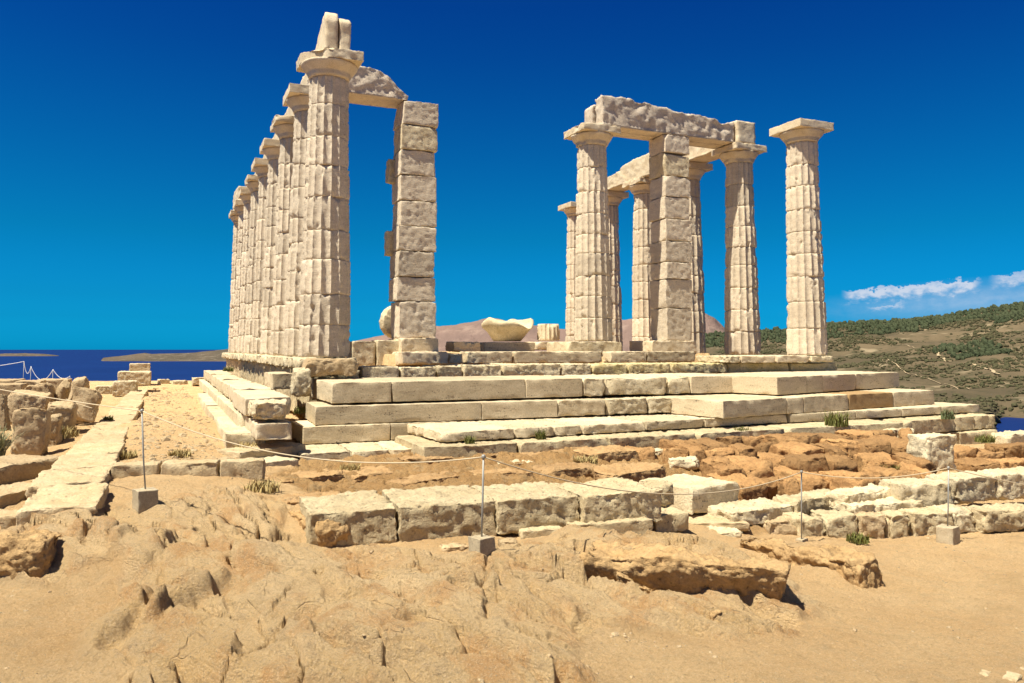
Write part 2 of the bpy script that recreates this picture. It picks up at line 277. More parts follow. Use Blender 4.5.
def detail(P):
    a, b = P[:, 0], P[:, 1]; s = P @ SD; t = P @ TD
    z3 = np.zeros_like(a)
    sdv = poly_sd(P, ROCKPOLY) + .22*fbm(np.stack([a*1.3, b*1.3, z3], 1), 3)
    rock = sstep(sdv, -.03, .07)
    sd2 = poly_sd(P, TERRACE)+.15*fbm(np.stack([a*1.7, b*1.7, z3+44], 1), 3); terr = sstep(sd2, -.05, .12)
    w1 = fbm(np.stack([s*.5, t*1.2, z3+3], 1), 3)
    tt = t*2.1 + w1*1.2 + .16*fbm(np.stack([s*2, t*2, z3+8], 1), 2)
    fr = tt-np.floor(tt)
    saw = np.where(fr < .86, fr/.86, (1-fr)/.14)
    amp = np.clip(.6+1.1*fbm(np.stack([s*.6, t*.6, z3+11], 1), 2), 0.05, 1.4)
    tt2 = t*6.3 + w1*2.2 + s*.9; fr2 = tt2-np.floor(tt2); saw2 = np.where(fr2 < .84, fr2/.84, (1-fr2)/.16)
    q = np.stack([s*1.5, t*3.4, z3+5], 1)
    w2 = fbm(np.stack([s*.8, t*.8, z3+77], 1), 3)
    pm_ = np.clip(.7+1.0*fbm(np.stack([s*.6, t*.6, z3+113], 1), 2), .15, 1.3)
    wx, wy = .22*fbm(np.stack([s*1.6, t*2.6, z3+101], 1), 3), .22*fbm(np.stack([s*1.6, t*2.6, z3+107], 1), 3)
    hr = .075*(saw-.5)*amp + .085*fbm(np.stack([s*.8, t*1.3, z3+2], 1), 3)
    hr += pm_*(.105*plates(s*.62+wx+.3*w2, t*1.9+wy, 11, .035, .9) + .028*plates(s*1.7+2*wx, t*3.7+2*wy, 37, .06, 1.2))
    hr += .011*fbm(np.stack([s*4, t*6, z3+70], 1), 5, .6) + .007*fbm(np.stack([a*17, b*17, z3], 1), 4, .65)
    cl = np.abs(perlin(np.stack([s*.55+.3*w1, t*2.0+w1*1.2, z3+23], 1))); hr -= .11*np.exp(-(cl/.030)**2)*sstep(perlin(np.stack([s*.9, t*1.1, z3+27], 1)), -.12, .12)
    cr = np.abs(perlin(np.stack([s*1.3+w1, t*.8, z3+21], 1))); hr -= .08*np.exp(-(cr/.020)**2)*sstep(perlin(np.stack([s*.8, t*.8, z3+29], 1)), -.05, .18)
    hr -= .10*sstep(perlin(np.stack([s*2.0, t*4.2, z3+31], 1)), .42, .52)
    for (px_, py_, rad_, dp_) in PITS:
        q_ = upz(px_, py_, -1.6)[:2]; dd = np.hypot(a-q_[0]+.03*fbm(np.stack([a*9, b*9, z3+80], 1), 2), b-q_[1]); hr -= dp_*(1-sstep(dd, rad_*.8, rad_))
    hs = .035*fbm(np.stack([a*1.4, b*1.4, z3+1], 1), 4) + .011*fbm(np.stack([a*11, b*11, z3+6], 1), 4, .7)
    tb = b*2.3+.8*fbm(np.stack([a*.9, b*.9, z3+51], 1), 3); fb = tb-np.floor(tb); sb = np.where(fb < .1, 1-fb/.1, (fb-.1)/.9)
    ht = .045*plates(a*2.2+.4*fbm(np.stack([a*2, b*2, z3+121], 1), 3), b*3.4+.4*fbm(np.stack([a*2, b*2, z3+127], 1), 3), 53, .08) + .10*(sb-.5)*np.clip(.6+fbm(np.stack([a*.8, b*.8, z3+61], 1), 2), 0, 1.3)+.05*ridged(np.stack([a*2.2, b*3.5, z3+66], 1), 4)-.05+.012*fbm(np.stack([a*14, b*14, z3], 1), 4, .65)
    both = np.maximum(rock, terr); mound = 0*a
    wp = np.stack([.075*fbm(np.stack([a*3.6, b*3.6, z3+151], 1), 2, .4), .075*fbm(np.stack([a*3.6, b*3.6, z3+157], 1), 2, .4)], 1); Pw = P+wp
    for k_, (p_, q_, hh_) in enumerate(LEDGES):      # broken edges of the rock beds: a sharp drop on the near side, fading out behind
        e_ = q_-p_; L_ = np.linalg.norm(e_); e_ = e_/L_; n_ = np.array([-e_[1], e_[0]]); n_ = n_ if n_ @ (p_-CAM[:2]) > 0 else -n_
        t_ = ((Pw-p_) @ e_)/L_; d_ = (Pw-p_) @ n_
        hr = hr + .85*hh_*sstep(d_, -.030, .035)*np.exp(-np.maximum(d_, 0)/.38)*sstep(t_, -.06, .16)*(1-sstep(t_, .88, 1.05)) - .35*hh_*np.exp(-((d_+.055)/.04)**2)*sstep(t_, .0, .2)*(1-sstep(t_, .8, 1.0))
    for (p_, q_, hh_, ww_) in RISES:
        e_ = q_-p_; t_ = np.clip(((P-p_) @ e_)/(e_ @ e_), 0, 1); mound = mound+hh_*np.exp(-(np.linalg.norm(P-p_-t_[:, None]*e_, axis=1)/ww_)**2)
    return rock, terr, mound + hr*rock*(1-terr) + ht*terr + hs*(1-both) + .02*rock + .055*rock*sstep(sdv, .1, .8)
def build_ground():
    angs = np.concatenate([np.linspace(-180, -62, 60)[:-1], np.linspace(-62, -37, 90)[:-1], np.linspace(-37, 37, 760), np.linspace(37, 62, 90)[1:], np.linspace(62, 180, 60)[1:-1]])
    rs = np.concatenate([[0.05, .5, 1, 1.5], np.geomspace(2.0, 14, 430), np.geomspace(14.1, 40, 150), np.geomspace(41, 110, 40)])
    A, Rr = np.meshgrid(np.radians(angs)+YAW, rs)
    P = np.stack([CAM[0]+np.sin(A).ravel()*Rr.ravel(), CAM[1]+np.cos(A).ravel()*Rr.ravel()], 1)
    h = base_h(P); rock, terr, dt = detail(P); far = 1-sstep(Rr.ravel(), 30, 45)
    inside = sstep(P[:, 0], -.3, .1)*sstep(P[:, 1], -.7, -.3)*(P[:, 0] < 12.7)
    h = h + dt*far*(1-.7*inside)
    cl = sstep(-2.8-h, 0, 6); h += cl*2.5*fbm(np.stack([P[:, 0]*.12, P[:, 1]*.12, h*.1], 1), 4)
    V = np.column_stack([P, h]); na, nr = len(angs), len(rs)
    i = np.arange(nr-1)[:, None]*na; j = np.arange(na)[None]; j2 = (j+1) % na
    Fc = np.stack([i+j, i+na+j, i+na+j2, i+j2], 2).reshape(-1, 4)[:, ::-1]
    me = mesh('ground', V, Fc)
    at = me.attributes.new('rock', 'FLOAT', 'POINT'); at.data.foreach_set('value', rock.astype(np.float32))
    at = me.attributes.new('terrace', 'FLOAT', 'POINT'); at.data.foreach_set('value', terr.astype(np.float32))
    return me, V
def ground_mat():
    m = bpy.data.materials.new('soil_and_bedrock'); m.use_nodes = True; nt = m.node_tree; L = nt.links.new
    b = nt.nodes['Principled BSDF']; b.inputs['Roughness'].default_value = .95; b.inputs['Specular IOR Level'].default_value = .15
    g = N(nt, 'ShaderNodeNewGeometry'); P = g.outputs['Position']
    at = N(nt, 'ShaderNodeAttribute'); at.attribute_name = 'rock'
    def noise(s, d=8.0, r=.6, v=P): n = N(nt, 'ShaderNodeTexNoise', Scale=s, Detail=d, Roughness=r); L(v, n.inputs['Vector']); return n.outputs[0]
    def mr(x, a, b_, c=0.0, d=1.0): n = N(nt, 'ShaderNodeMapRange'); L(x, n.inputs[0]); [setattr(n.inputs[i+1], 'default_value', v) for i, v in enumerate((a, b_, c, d))]; return n.outputs[0]
    def mix(f, A, B):
        n = N(nt, 'ShaderNodeMix', data_type='RGBA')
        for s, v in ((0, f), (6, A), (7, B)):
            if isinstance(v, tuple): n.inputs[s].default_value = (*v, 1)
            elif isinstance(v, float): n.inputs[s].default_value = v
            else: L(v, n.inputs[s])
        return n.outputs[2]
    # strata-aligned coordinates
    mp = N(nt, 'ShaderNodeMapping'); L(P, mp.inputs[0]); mp.vector_type = 'TEXTURE'; mp.inputs['Rotation'].default_value = (0, 0, math.atan2(SD[1], SD[0])); mp.inputs['Scale'].default_value = (3, 1, 1)
    soil = mix(mr(noise(1.3), .35, .65), (.74, .50, .25), (.66, .415, .19))
    soil = mix(mr(noise(7, 6, .7), .5, .75, 0, .6), soil, (.46, .33, .185))
    soil = mix(mr(noise(38, 5, .7), .50, .62, 0, .55), soil, (.52, .33, .155)); soil = mix(mr(noise(100, 3, .8), .52, .62, 0, .6), soil, (.82, .62, .38)); soil = mix(mr(noise(.9, 6, .7), .54, .72, 0, .5), soil, (.46, .28, .12))
    soil = mix(mr(noise(16, 9, .75), .55, .62, 0, .5), soil, (.50, .31, .14))
    n5 = N(nt, 'ShaderNodeTexVoronoi', Scale=48.0); L(P, n5.inputs['Vector'])
    peb = mr(n5.outputs['Distance'], .14, .2, 1, 0)
    sep = N(nt, 'ShaderNodeSeparateColor'); L(n5.outputs['Color'], sep.inputs[0]); pm = N(nt, 'ShaderNodeMath', operation='MULTIPLY'); L(peb, pm.inputs[0]); L(mr(sep.outputs[0], .7, .72), pm.inputs[1])
    soil = mix(pm.outputs[0], soil, (.58, .46, .30))
    rock = mix(mr(noise(1.6, 8, .65, mp.outputs[0]), .35, .65), (.78, .56, .30), (.70, .46, .21))
    rock = mix(mr(noise(6, 8, .7, mp.outputs[0]), .5, .72, 0, .55), rock, (.54, .39, .23))
    rock = mix(mr(noise(2.2, 7, .65), .50, .60, 0, .8), rock, (.62, .34, .135))
    rock = mix(mr(noise(17, 6, .7, mp.outputs[0]), .60, .72, 0, .7), rock, (.22, .15, .085)); rock = mix(mr(noise(4.2, 9, .72, mp.outputs[0]), .56, .63, 0, .55), rock, (.54, .35, .175)); rock = mix(mr(noise(13, 9, .75), .55, .61, 0, .6), rock, (.46, .305, .165)); rock = mix(mr(noise(60, 4, .7), .51, .62, 0, .6), rock, (.50, .335, .18)); rock = mix(mr(noise(105, 3, .8), .52, .62, 0, .5), rock, (.86, .66, .42))
    # hairline fractures along and across the strata
    dn = N(nt, 'ShaderNodeTexNoise', Scale=2.5, Detail=4.0); L(mp.outputs[0], dn.inputs['Vector'])
    dv = N(nt, 'ShaderNodeVectorMath', operation='MULTIPLY_ADD'); L(dn.outputs['Color'], dv.inputs[0]); dv.inputs[1].default_value = (.6, .25, .25); L(mp.outputs[0], dv.inputs[2])
    ve = N(nt, 'ShaderNodeTexVoronoi', Scale=3.4); ve.feature = 'DISTANCE_TO_EDGE'; L(dv.outputs[0], ve.inputs['Vector'])
    frac = N(nt, 'ShaderNodeMath', operation='MULTIPLY'); L(mr(ve.outputs['Distance'], .002, .014, 1, 0), frac.inputs[0]); L(mr(noise(2.6, 4), .52, .62), frac.inputs[1])
    rock = mix(mr(frac.outputs[0], 0, 1, 0, .5), rock, (.26, .145, .07))
    c = mix(at.outputs['Fac'], soil, rock)
    at2 = N(nt, 'ShaderNodeAttribute'); at2.attribute_name = 'terrace'
    och = mix(mr(noise(2.2, 8, .65), .38, .62), (.52, .315, .135), (.42, .235, .09))
    och = mix(mr(noise(8, 6, .7), .52, .7, 0, .7), och, (.44, .33, .19)); och = mix(mr(noise(3.7, 8, .75), .55, .68, 0, .7), och, (.17, .115, .05)); och = mix(mr(noise(40, 4, .75), .5, .7, 0, .8), och, (.15, .09, .04))
    c = mix(at2.outputs['Fac'], c, och)
    sc = N(nt, 'ShaderNodeSeparateXYZ'); L(P, sc.inputs[0])
    scrub = mix(mr(noise(.35, 8, .7), .45, .6), (.24, .18, .10), (.07, .075, .03))
    c = mix(mr(sc.outputs[2], -3.2, -4.5), c, scrub)
    L(c, b.inputs['Base Color'])
    h1 = noise(42, 8, .8); h2 = noise(9, 8, .7, mp.outputs[0])
    ad = N(nt, 'ShaderNodeMath', operation='MULTIPLY_ADD'); L(h2, ad.inputs[0]); L(mr(at.outputs['Fac'], 0, 1, .4, 1.5), ad.inputs[1]); L(h1, ad.inputs[2])
    ad2 = N(nt, 'ShaderNodeMath', operation='MULTIPLY_ADD'); L(pm.outputs[0], ad2.inputs[0]); ad2.inputs[1].default_value = .35; L(ad.outputs[0], ad2.inputs[2])
    ad3 = N(nt, 'ShaderNodeMath', operation='MULTIPLY_ADD'); L(frac.outputs[0], ad3.inputs[0]); L(mr(at.outputs['Fac'], 0, 1, 0, -.3), ad3.inputs[1]); L(ad2.outputs[0], ad3.inputs[2])
    bp = N(nt, 'ShaderNodeBump'); bp.inputs['Strength'].default_value = 1.0; bp.inputs['Distance'].default_value = .06; L(ad3.outputs[0], bp.inputs['Height']); L(bp.outputs[0], b.inputs['Normal'])
    return m
gme, GV = build_ground()
struct(obj('ground', gme, ground_mat()))

# ------------------------------------------------------------------ sea, islands, hills, mountains
SEA = -65.0
def px_dir(x):   # azimuth of a photo column
    r = ray(x, 349); return math.atan2(r[0], r[1])
def build_sea():
    angs = np.linspace(0, 2*np.pi, 181)[:-1]; rs = np.concatenate([[0], np.geomspace(40, 90000, 60)])
    A, Rr = np.meshgrid(angs, rs); V = np.stack([CAM[0]+np.sin(A)*Rr, CAM[1]+np.cos(A)*Rr, np.full_like(A, SEA)], 2).reshape(-1, 3)
    na, nr = len(angs), len(rs); i = np.arange(nr-1)[:, None]*na; j = np.arange(na)[None]; j2 = (j+1) % na
    Fc = np.stack([i+j, i+na+j, i+na+j2, i+j2], 2).reshape(-1, 4)[:, ::-1]
    m = bpy.data.materials.new('sea_water'); m.use_nodes = True; nt = m.node_tree; L = nt.links.new; b = nt.nodes['Principled BSDF']
    b.inputs['Roughness'].default_value = .45; b.inputs['Specular IOR Level'].default_value = .06
    g = N(nt, 'ShaderNodeNewGeometry'); n = N(nt, 'ShaderNodeTexNoise', Scale=.004, Detail=6.0); L(g.outputs['Position'], n.inputs['Vector'])
    mx = N(nt, 'ShaderNodeMix', data_type='RGBA'); L(n.outputs[0], mx.inputs[0]); mx.inputs[6].default_value = (.005, .014, .075, 1); mx.inputs[7].default_value = (.008, .024, .115, 1); L(mx.outputs[2], b.inputs['Base Color'])
    n2 = N(nt, 'ShaderNodeTexNoise', Scale=.12, Detail=6.0); L(g.outputs['Position'], n2.inputs['Vector'])
    bp = N(nt, 'ShaderNodeBump'); bp.inputs['Strength'].default_value = .6; bp.inputs['Distance'].default_value = 1.5; L(n2.outputs[0], bp.inputs['Height']); L(bp.outputs[0], b.inputs['Normal'])
    struct(obj('sea', mesh('sea', V, Fc), m))
build_sea()
def land_mat(name, c1, c2, c3, s1, s2, s3=None, c4=None):
    m = bpy.data.materials.new(name); m.use_nodes = True; nt = m.node_tree; L = nt.links.new; b = nt.nodes['Principled BSDF']
    b.inputs['Roughness'].default_value = .95; b.inputs['Specular IOR Level'].default_value = .1
    g = N(nt, 'ShaderNodeNewGeometry'); c = None
    def noise(s, d=8.0): n = N(nt, 'ShaderNodeTexNoise', Scale=s, Detail=d, Roughness=.65); L(g.outputs['Position'], n.inputs['Vector']); return n.outputs[0]
    def mix(f, A, B, lo, hi, mxv=1.0):
        r = N(nt, 'ShaderNodeMapRange'); L(f, r.inputs[0]); r.inputs[1].default_value = lo; r.inputs[2].default_value = hi; r.inputs[4].default_value = mxv
        n = N(nt, 'ShaderNodeMix', data_type='RGBA'); L(r.outputs[0], n.inputs[0])
        for s, v in ((6, A), (7, B)):
            if isinstance(v, tuple): n.inputs[s].default_value = (*v, 1)
            else: L(v, n.inputs[s])
        return n.outputs[2]
    c = mix(noise(s1), c1, c2, .4, .6); c = mix(noise(s2), c, c3, .52, .66, .85)
    if s3: c = mix(noise(s3, 3.0), c, c4, .58, .68, .8)
    L(c, b.inputs['Base Color'])
    bp = N(nt, 'ShaderNodeBump'); bp.inputs['Strength'].default_value = .7; bp.inputs['Distance'].default_value = .25/s2; L(noise(s2*1.7), bp.inputs['Height']); L(bp.outputs[0], b.inputs['Normal'])
    return m
def polar_sheet(name, xs, rs, zfun, mat):
    az = np.array([px_dir(x) for x in xs]); X, Rr = np.meshgrid(np.array(xs, float), rs); A = np.meshgrid(az, rs)[0]
    V0 = np.stack([CAM[0]+np.sin(A)*Rr, CAM[1]+np.cos(A)*Rr], 2).reshape(-1, 2); Z = zfun(X.ravel(), Rr.ravel(), V0)
    na, nr = len(xs), len(rs); i = np.arange(nr-1)[:, None]*na; j = np.arange(na-1)[None]
    Fc = np.stack([i+j, i+na+j, i+na+j+1, i+j+1], 2).reshape(-1, 4)[:, ::-1]
    return struct(obj(name, mesh(name, np.column_stack([V0, Z]), Fc), mat))
def cosx(x): return np.hypot(1, (np.asarray(x)-512)/F)      # radial distance / depth
# right-hand hills
RX = np.array([560, 640, 690, 720, 760, 790, 830, 880, 946, 985, 1024, 1100, 1250]); RY = np.array([352, 346, 337.5, 335, 332, 329.5, 325.5, 322, 316.5, 311, 305.5, 298, 290])
R0, R1 = 560.0, 2300.0
def hill_y(x, t): return np.interp(x, RX, RY) + (437-np.interp(x, RX, RY))*(1-t)**1.45
def hill_z(x, r):
    t = np.clip((r-R0)/(R1-R0), 0, 1); rc = r/cosx(x)
    z = EYE-(hill_y(x, t)-349)/F*rc
    zb = EYE-(437-349)/F*(R0/cosx(x))
    z = np.where(r < R0, zb, z); z = np.where(r > R1, z-(r-R1)*.12, z)
    return z
def hill_noise(P, r): return (fbm(np.stack([P[:, 0]*.006, P[:, 1]*.006, np.zeros(len(P))], 1), 4)*8 + fbm(np.stack([P[:, 0]*.03, P[:, 1]*.03, np.zeros(len(P))], 1), 3)*2.0)*sstep(r, 500, 900)*(.45+.55*(1-sstep(r, 1800, 2300)))
def hz(x, r, P):
    z = hill_z(x, r)+hill_noise(P, r)
    bay = sstep(x, 985, 1003)*(1-sstep(r, 860, 960)); z = z-bay*22
    left = 1-sstep(x, 600, 690); return z-left*120
M_HILL = land_mat('dry_scrub_hillside', (.135, .100, .058), (.080, .062, .036), (.040, .042, .020), .005, .05, .014, (.27, .21, .13))
polar_sheet('hills', np.linspace(560, 1250, 260), np.concatenate([np.linspace(75, 540, 24), np.linspace(560, 2300, 200), np.linspace(2330, 3200, 12)]), hz, M_HILL)
def hill_pt(x, y):
    lo, hi = 0.0, 1.0
    for _ in range(40):
        m = (lo+hi)/2
        if hill_y(x, m) > y: lo = m
        else: hi = m
    r = R0+lo*(R1-R0); az = px_dir(x); p = np.array([[CAM[0]+math.sin(az)*r, CAM[1]+math.cos(az)*r]])
    return p[0], float(hz(np.array([x]), np.array([r]), p)[0]), r
M_TRACK = simple_mat('pale_dirt_track', (.36, .27, .16), .95, 0, .12, .05)
def track(pts, wpx):
    C = []
    for (x0, y0), (x1, y1) in zip(pts[:-1], pts[1:]):
        for k in range(8): f = k/8; C.append((x0+(x1-x0)*f, y0+(y1-y0)*f))
    C.append(pts[-1]); V = []; 
    Q = [hill_pt(*c) for c in C]
    for i, (p, z, r) in enumerate(Q):
        a = Q[max(0, i-1)][0]; b = Q[min(len(Q)-1, i+1)][0]; d = b-a; d = d/(np.linalg.norm(d)+1e-6); n = np.array([-d[1], d[0]])
        wd = wpx*r/F*(1+.35*math.sin(i*1.7))
        for k in np.linspace(-1, 1, 5):
            q = p+n*wd*k; V.append((q[0], q[1], z+1.2))
    Fc = [(i*5+k, i*5+k+1, i*5+k+6, i*5+k+5) for i in range(len(Q)-1) for k in range(4)]
    return struct(obj('dirt_track', mesh('dirt_track', V, Fc), M_TRACK))
track([(939, 350), (937, 354), (940, 358), (946, 361), (950, 363)], 1.3)
track([(962, 365), (973, 366.5), (983, 369), (990, 371), (993, 374.5), (998, 375.5)], 1.2)
track([(985, 412), (1000, 409), (1015, 406), (1040, 403)], 2.2)
track([(886, 362), (905, 372), (930, 379), (955, 384), (968, 388)], .45)
track([(893, 345), (905, 347), (914, 349)], .4)
# scrub and pines on the far hillside: one mass
def blob_stuff(name, items, mat):
    ph = (1+5**.5)/2; ico = np.array([(-1, ph, 0), (1, ph, 0), (-1, -ph, 0), (1, -ph, 0), (0, -1, ph), (0, 1, ph), (0, -1, -ph), (0, 1, -ph), (ph, 0, -1), (ph, 0, 1), (-ph, 0, -1), (-ph, 0, 1)])/1.9
    f = np.array([(0,11,5),(0,5,1),(0,1,7),(0,7,10),(0,10,11),(1,5,9),(5,11,4),(11,10,2),(10,7,6),(7,1,8),(3,9,4),(3,4,2),(3,2,6),(3,6,8),(3,8,9),(4,9,5),(2,4,11),(6,2,10),(8,6,7),(9,8,1)])
    rs = np.random.RandomState(5); V = []; Fc = []
    for k, (p, s, hs) in enumerate(items):
        v = ico*(1+.5*(rs.rand(12, 1)-.5))*np.array([s, s, s*hs]); V.append(v+p); Fc.append(f+12*k)
    o = obj(name, mesh(name, np.concatenate(V), np.concatenate(Fc), False), mat); o['kind'] = 'stuff'; return o
def scatter_hill():
    rs = np.random.RandomState(11); it = []; n = 0
    X = rs.uniform(695, 1140, 38000); T = rs.rand(38000)**.8; r = R0+T*(R1-R0)
    az = np.array([px_dir(x) for x in X]); P = np.stack([CAM[0]+np.sin(az)*r, CAM[1]+np.cos(az)*r], 1)
    dens = fbm(np.stack([P[:, 0]*.008, P[:, 1]*.008, np.zeros(len(P))+4], 1), 4); Z = hz(X, r, P)
    green = np.exp(-((X-972)/38)**2-((hill_y(X, T)-352)/8)**2)
    keep = (dens*1.7+rs.rand(len(X))*.6+green*.6 > .36) & (Z > SEA+1)
    pin = (T > .80+.08*dens) & (rs.rand(len(X)) < .55); scrub = []; pines = []
    for i in np.nonzero(keep | pin)[0]:
        s = (.6+1.3*rs.rand()**2.5*1.6)*(1+1.1*T[i])
        if pin[i] or green[i] > .35: pines.append(((P[i, 0], P[i, 1], Z[i]+s*.6), s*1.3, rs.uniform(.8, 1.5)))
        else: scrub.append(((P[i, 0], P[i, 1], Z[i]+s*.3), s, rs.uniform(.5, .8)))
    blob_stuff('hillside_scrub', scrub, land_mat('scrub_foliage', (.062, .060, .029), (.08, .068, .036), (.046, .048, .022), .05, .3))
    blob_stuff('pine_wood', pines, land_mat('pine_foliage', (.042, .052, .026), (.056, .064, .032), (.036, .044, .02), .02, .2))
scatter_hill()
# islands and mountains
def ridge_land(name, xs, ys, y_shore, seed, mat, thick=.25, nx=160, wob=.15):
    rr = -(SEA-EYE)/((y_shore-349)/F) if y_shore > 349.3 else 9000.0
    def zf(x, r, P):
        t = (r/cosx(x)-rr)/(rr*thick); prof = np.where(t < .45, sstep(t, -.02, .45), 1-sstep(t, .45, 1.0))
        top = EYE-(np.interp(x, xs, ys)-349)/F*rr*(1+thick*.45)
        nz = fbm(np.stack([P[:, 0]/rr*60, P[:, 1]/rr*60, np.full(len(P), seed)], 1), 5)
        edge = sstep(x, xs[0], xs[0]+4)*(1-sstep(x, xs[-1]-4, xs[-1]))
        return SEA-6+(top-SEA+6)*np.clip(prof*(1+wob*nz*(1-prof*.8)), 0, 1.1)*edge
    return polar_sheet(name, np.linspace(xs[0], xs[-1], nx), np.linspace(rr*.97, rr*(1+thick), 60), zf, mat)
M_ISL = land_mat('island_rock', (.105, .08, .055), (.07, .058, .04), (.17, .14, .105), .004, .02)
ridge_land('island', [-140, -60, 0, 20, 45, 62], [347, 349, 350, 351, 353, 355.5], 356.3, 2, M_ISL)
ridge_land('island', [100, 125, 145, 152, 165, 190, 215, 240, 260], [358, 355.5, 352.8, 354, 353.5, 353, 350.5, 348, 350], 361.5, 7, M_ISL)
M_MTN = land_mat('far_mountain', (.22, .145, .115), (.17, .115, .095), (.27, .19, .15), .0006, .0025)
ridge_land('mountain', [330, 380, 430, 455, 478, 490, 505, 530, 560, 600, 620, 632, 650, 680, 700, 706, 715, 728, 760, 800], [346, 336, 327, 325, 321, 317.5, 320.5, 325, 329, 330, 321, 319, 324, 321, 315, 313.5, 318, 331, 341, 349], 349, 13, M_MTN, .35, 300)

# ------------------------------------------------------------------ stone meshes
def block_mesh(L, D, H, seed, r=.02, rough=.012, freq=3.0, cell=.06, chip=.6, bulge=0.0, big=0.0, maxn=34, sag=None, planes=None, fine_a=.004, strata=0):
    n = [max(3, min(maxn, int(round(v/cell)))) for v in (L, D, H)]
    idx = {}; V = []; Fc = []
    half = np.array([L, D, H])/2; pos = []
    for ax in range(3):
        e = min(r*1.1/half[ax], .3); g = np.linspace(-1+e, 1-e, n[ax]+1)
        ex = [-1, -1+e*.25, -1+e*.6]; pos.append(np.concatenate([ex, g, [-v for v in ex[::-1]]])); n[ax] = len(pos[ax])-1
    def vid(i, j, k):
        key = (i, j, k)
        if key not in idx: idx[key] = len(V); V.append((pos[0][i], pos[1][j], pos[2][k]))
        return idx[key]
    for ax in range(3):
        u, v = [(1, 2), (2, 0), (0, 1)][ax]
        for side in (0, n[ax]):
            for i in range(n[u]):
                for j in range(n[v]):
                    q = []
                    for di, dj in ((0, 0), (1, 0), (1, 1), (0, 1)):
                        c = [0, 0, 0]; c[ax] = side; c[u] = i+di; c[v] = j+dj; q.append(vid(*c))
                    Fc.append(q if side else q[::-1])
    U = np.array(V); P = U*half; so = seed*7.77
    nz = fbm(P*freq+so, 2)
    rr = np.clip(r*(1+chip*2.2*nz), .004, min(half)*.98)[:, None]
    q = np.clip(P, -(half-rr), half-rr); d = P-q; dl = np.linalg.norm(d, axis=1, keepdims=True); dn = d/np.maximum(dl, 1e-9)
    P2 = np.where(dl > 1e-9, q+dn*rr, P)
    # outward direction
    nrm = U**5; nrm = nrm/np.maximum(np.linalg.norm(nrm, axis=1, keepdims=True), 1e-9)
    dis = rough*fbm(P*freq*2.6+so+40, 5, .66) - rough*.6 - np.maximum(0, fbm(P*freq*1.3+so+90, 3)-.3)*rough*4
    if big: dis = dis + big*(fbm(P*freq*.45+so+130, 2)) - big*.4
    P2 = P2 + nrm*dis[:, None]
    if planes:
        rg = np.random.RandomState(seed)
        for _ in range(planes[0]):
            nn = rg.normal(size=3)*np.array([1, 1, .8]); nn /= np.linalg.norm(nn)
            if nn[2] < -.3: nn[2] *= -1
            d_ = np.abs(nn*half).sum()*rg.uniform(planes[1], planes[2]); ex = P2 @ nn-d_
            P2 = P2-np.clip(ex, 0, None)[:, None]*nn*.94
    P2 = P2+nrm*(fine_a*fbm(P*freq*5.5+so+200, 4, .7))[:, None]
    if strata:
        q = P[:, 2]/strata+.7*fbm(P*1.8+so+300, 3); f_ = q-np.floor(q)
        P2[:, :2] += nrm[:, :2]*((np.where(f_ < .72, f_/.72, (1-f_)/.28)-.6)*strata*.55*np.clip(.7+fbm(P*1.3+so+310, 2), 0, 1.4))[:, None]
    P2[:, 2] += H/2
    if sag: P2[:, 2] = np.maximum(P2[:, 2], -sag)
    return mesh('stone', P2, np.array(Fc))
_seed = [100]
def nseed(): _seed[0] += 1; return _seed[0]
STY = {  # r, rough, chip, big, cell, planes = (number of broken faces, how deep they cut)
 'dressed': dict(r=.012, rough=.006, chip=1.2, big=0, cell=.07, fine_a=.003, planes=(5, .965, 1.0)),
 'worn': dict(r=.022, rough=.012, chip=1.0, big=.006, cell=.05, fine_a=.006, planes=(9, .90, .99)),
 'rough': dict(r=.03, rough=.014, chip=1.2, big=.018, cell=.034, fine_a=.012, planes=(11, .90, .99)),
 'wall': dict(r=.022, rough=.016, chip=1.4, big=.018, cell=.034, fine_a=.012, planes=(8, .95, 1.0)),
 'rock': dict(r=.07, rough=.016, chip=.8, big=.04, cell=.034, fine_a=.012, planes=(18, .72, .94)),
 'boulder': dict(r=.14, rough=.012, chip=.5, big=.05, cell=.04, fine_a=.010, planes=(14, .68, .92))}
def frame(p0, p1, away=True):
    d = (p1-p0)[:2]; Ln = np.linalg.norm(d); d = d/Ln; n = np.array([-d[1], d[0]])
    if n @ (np.array(p0[:2])-CAM[:2]) < 0: n = -n
    return Ln, d, n
def B(name, label, cat, x0, y0, x1, y1, zt, hp, dep, mat=None, sty='rough', parent=None, group=None, lab_part=None, gap=0.0, sink=0.0, tilt=(0, 0), **kw):
    """stone whose front top edge is seen from (x0,y0) to (x1,y1) at height zt, hp pixels tall, dep metres deep"""
    p0, p1 = upz(x0, y0, zt), upz(x1, y1, zt); Ln, d, n = frame(p0, p1); mid = (p0+p1)/2
    px, py, pz = pr(mid); r = ray(px, py+hp); t = ((mid[:2]-CAM[:2]) @ n)/(r[:2] @ n); H = zt-(CAM+r*t)[2]
    return PB(name, label, cat, p0, p1, zt, H, dep, mat, sty, parent, group, lab_part, gap, sink, tilt, **kw)
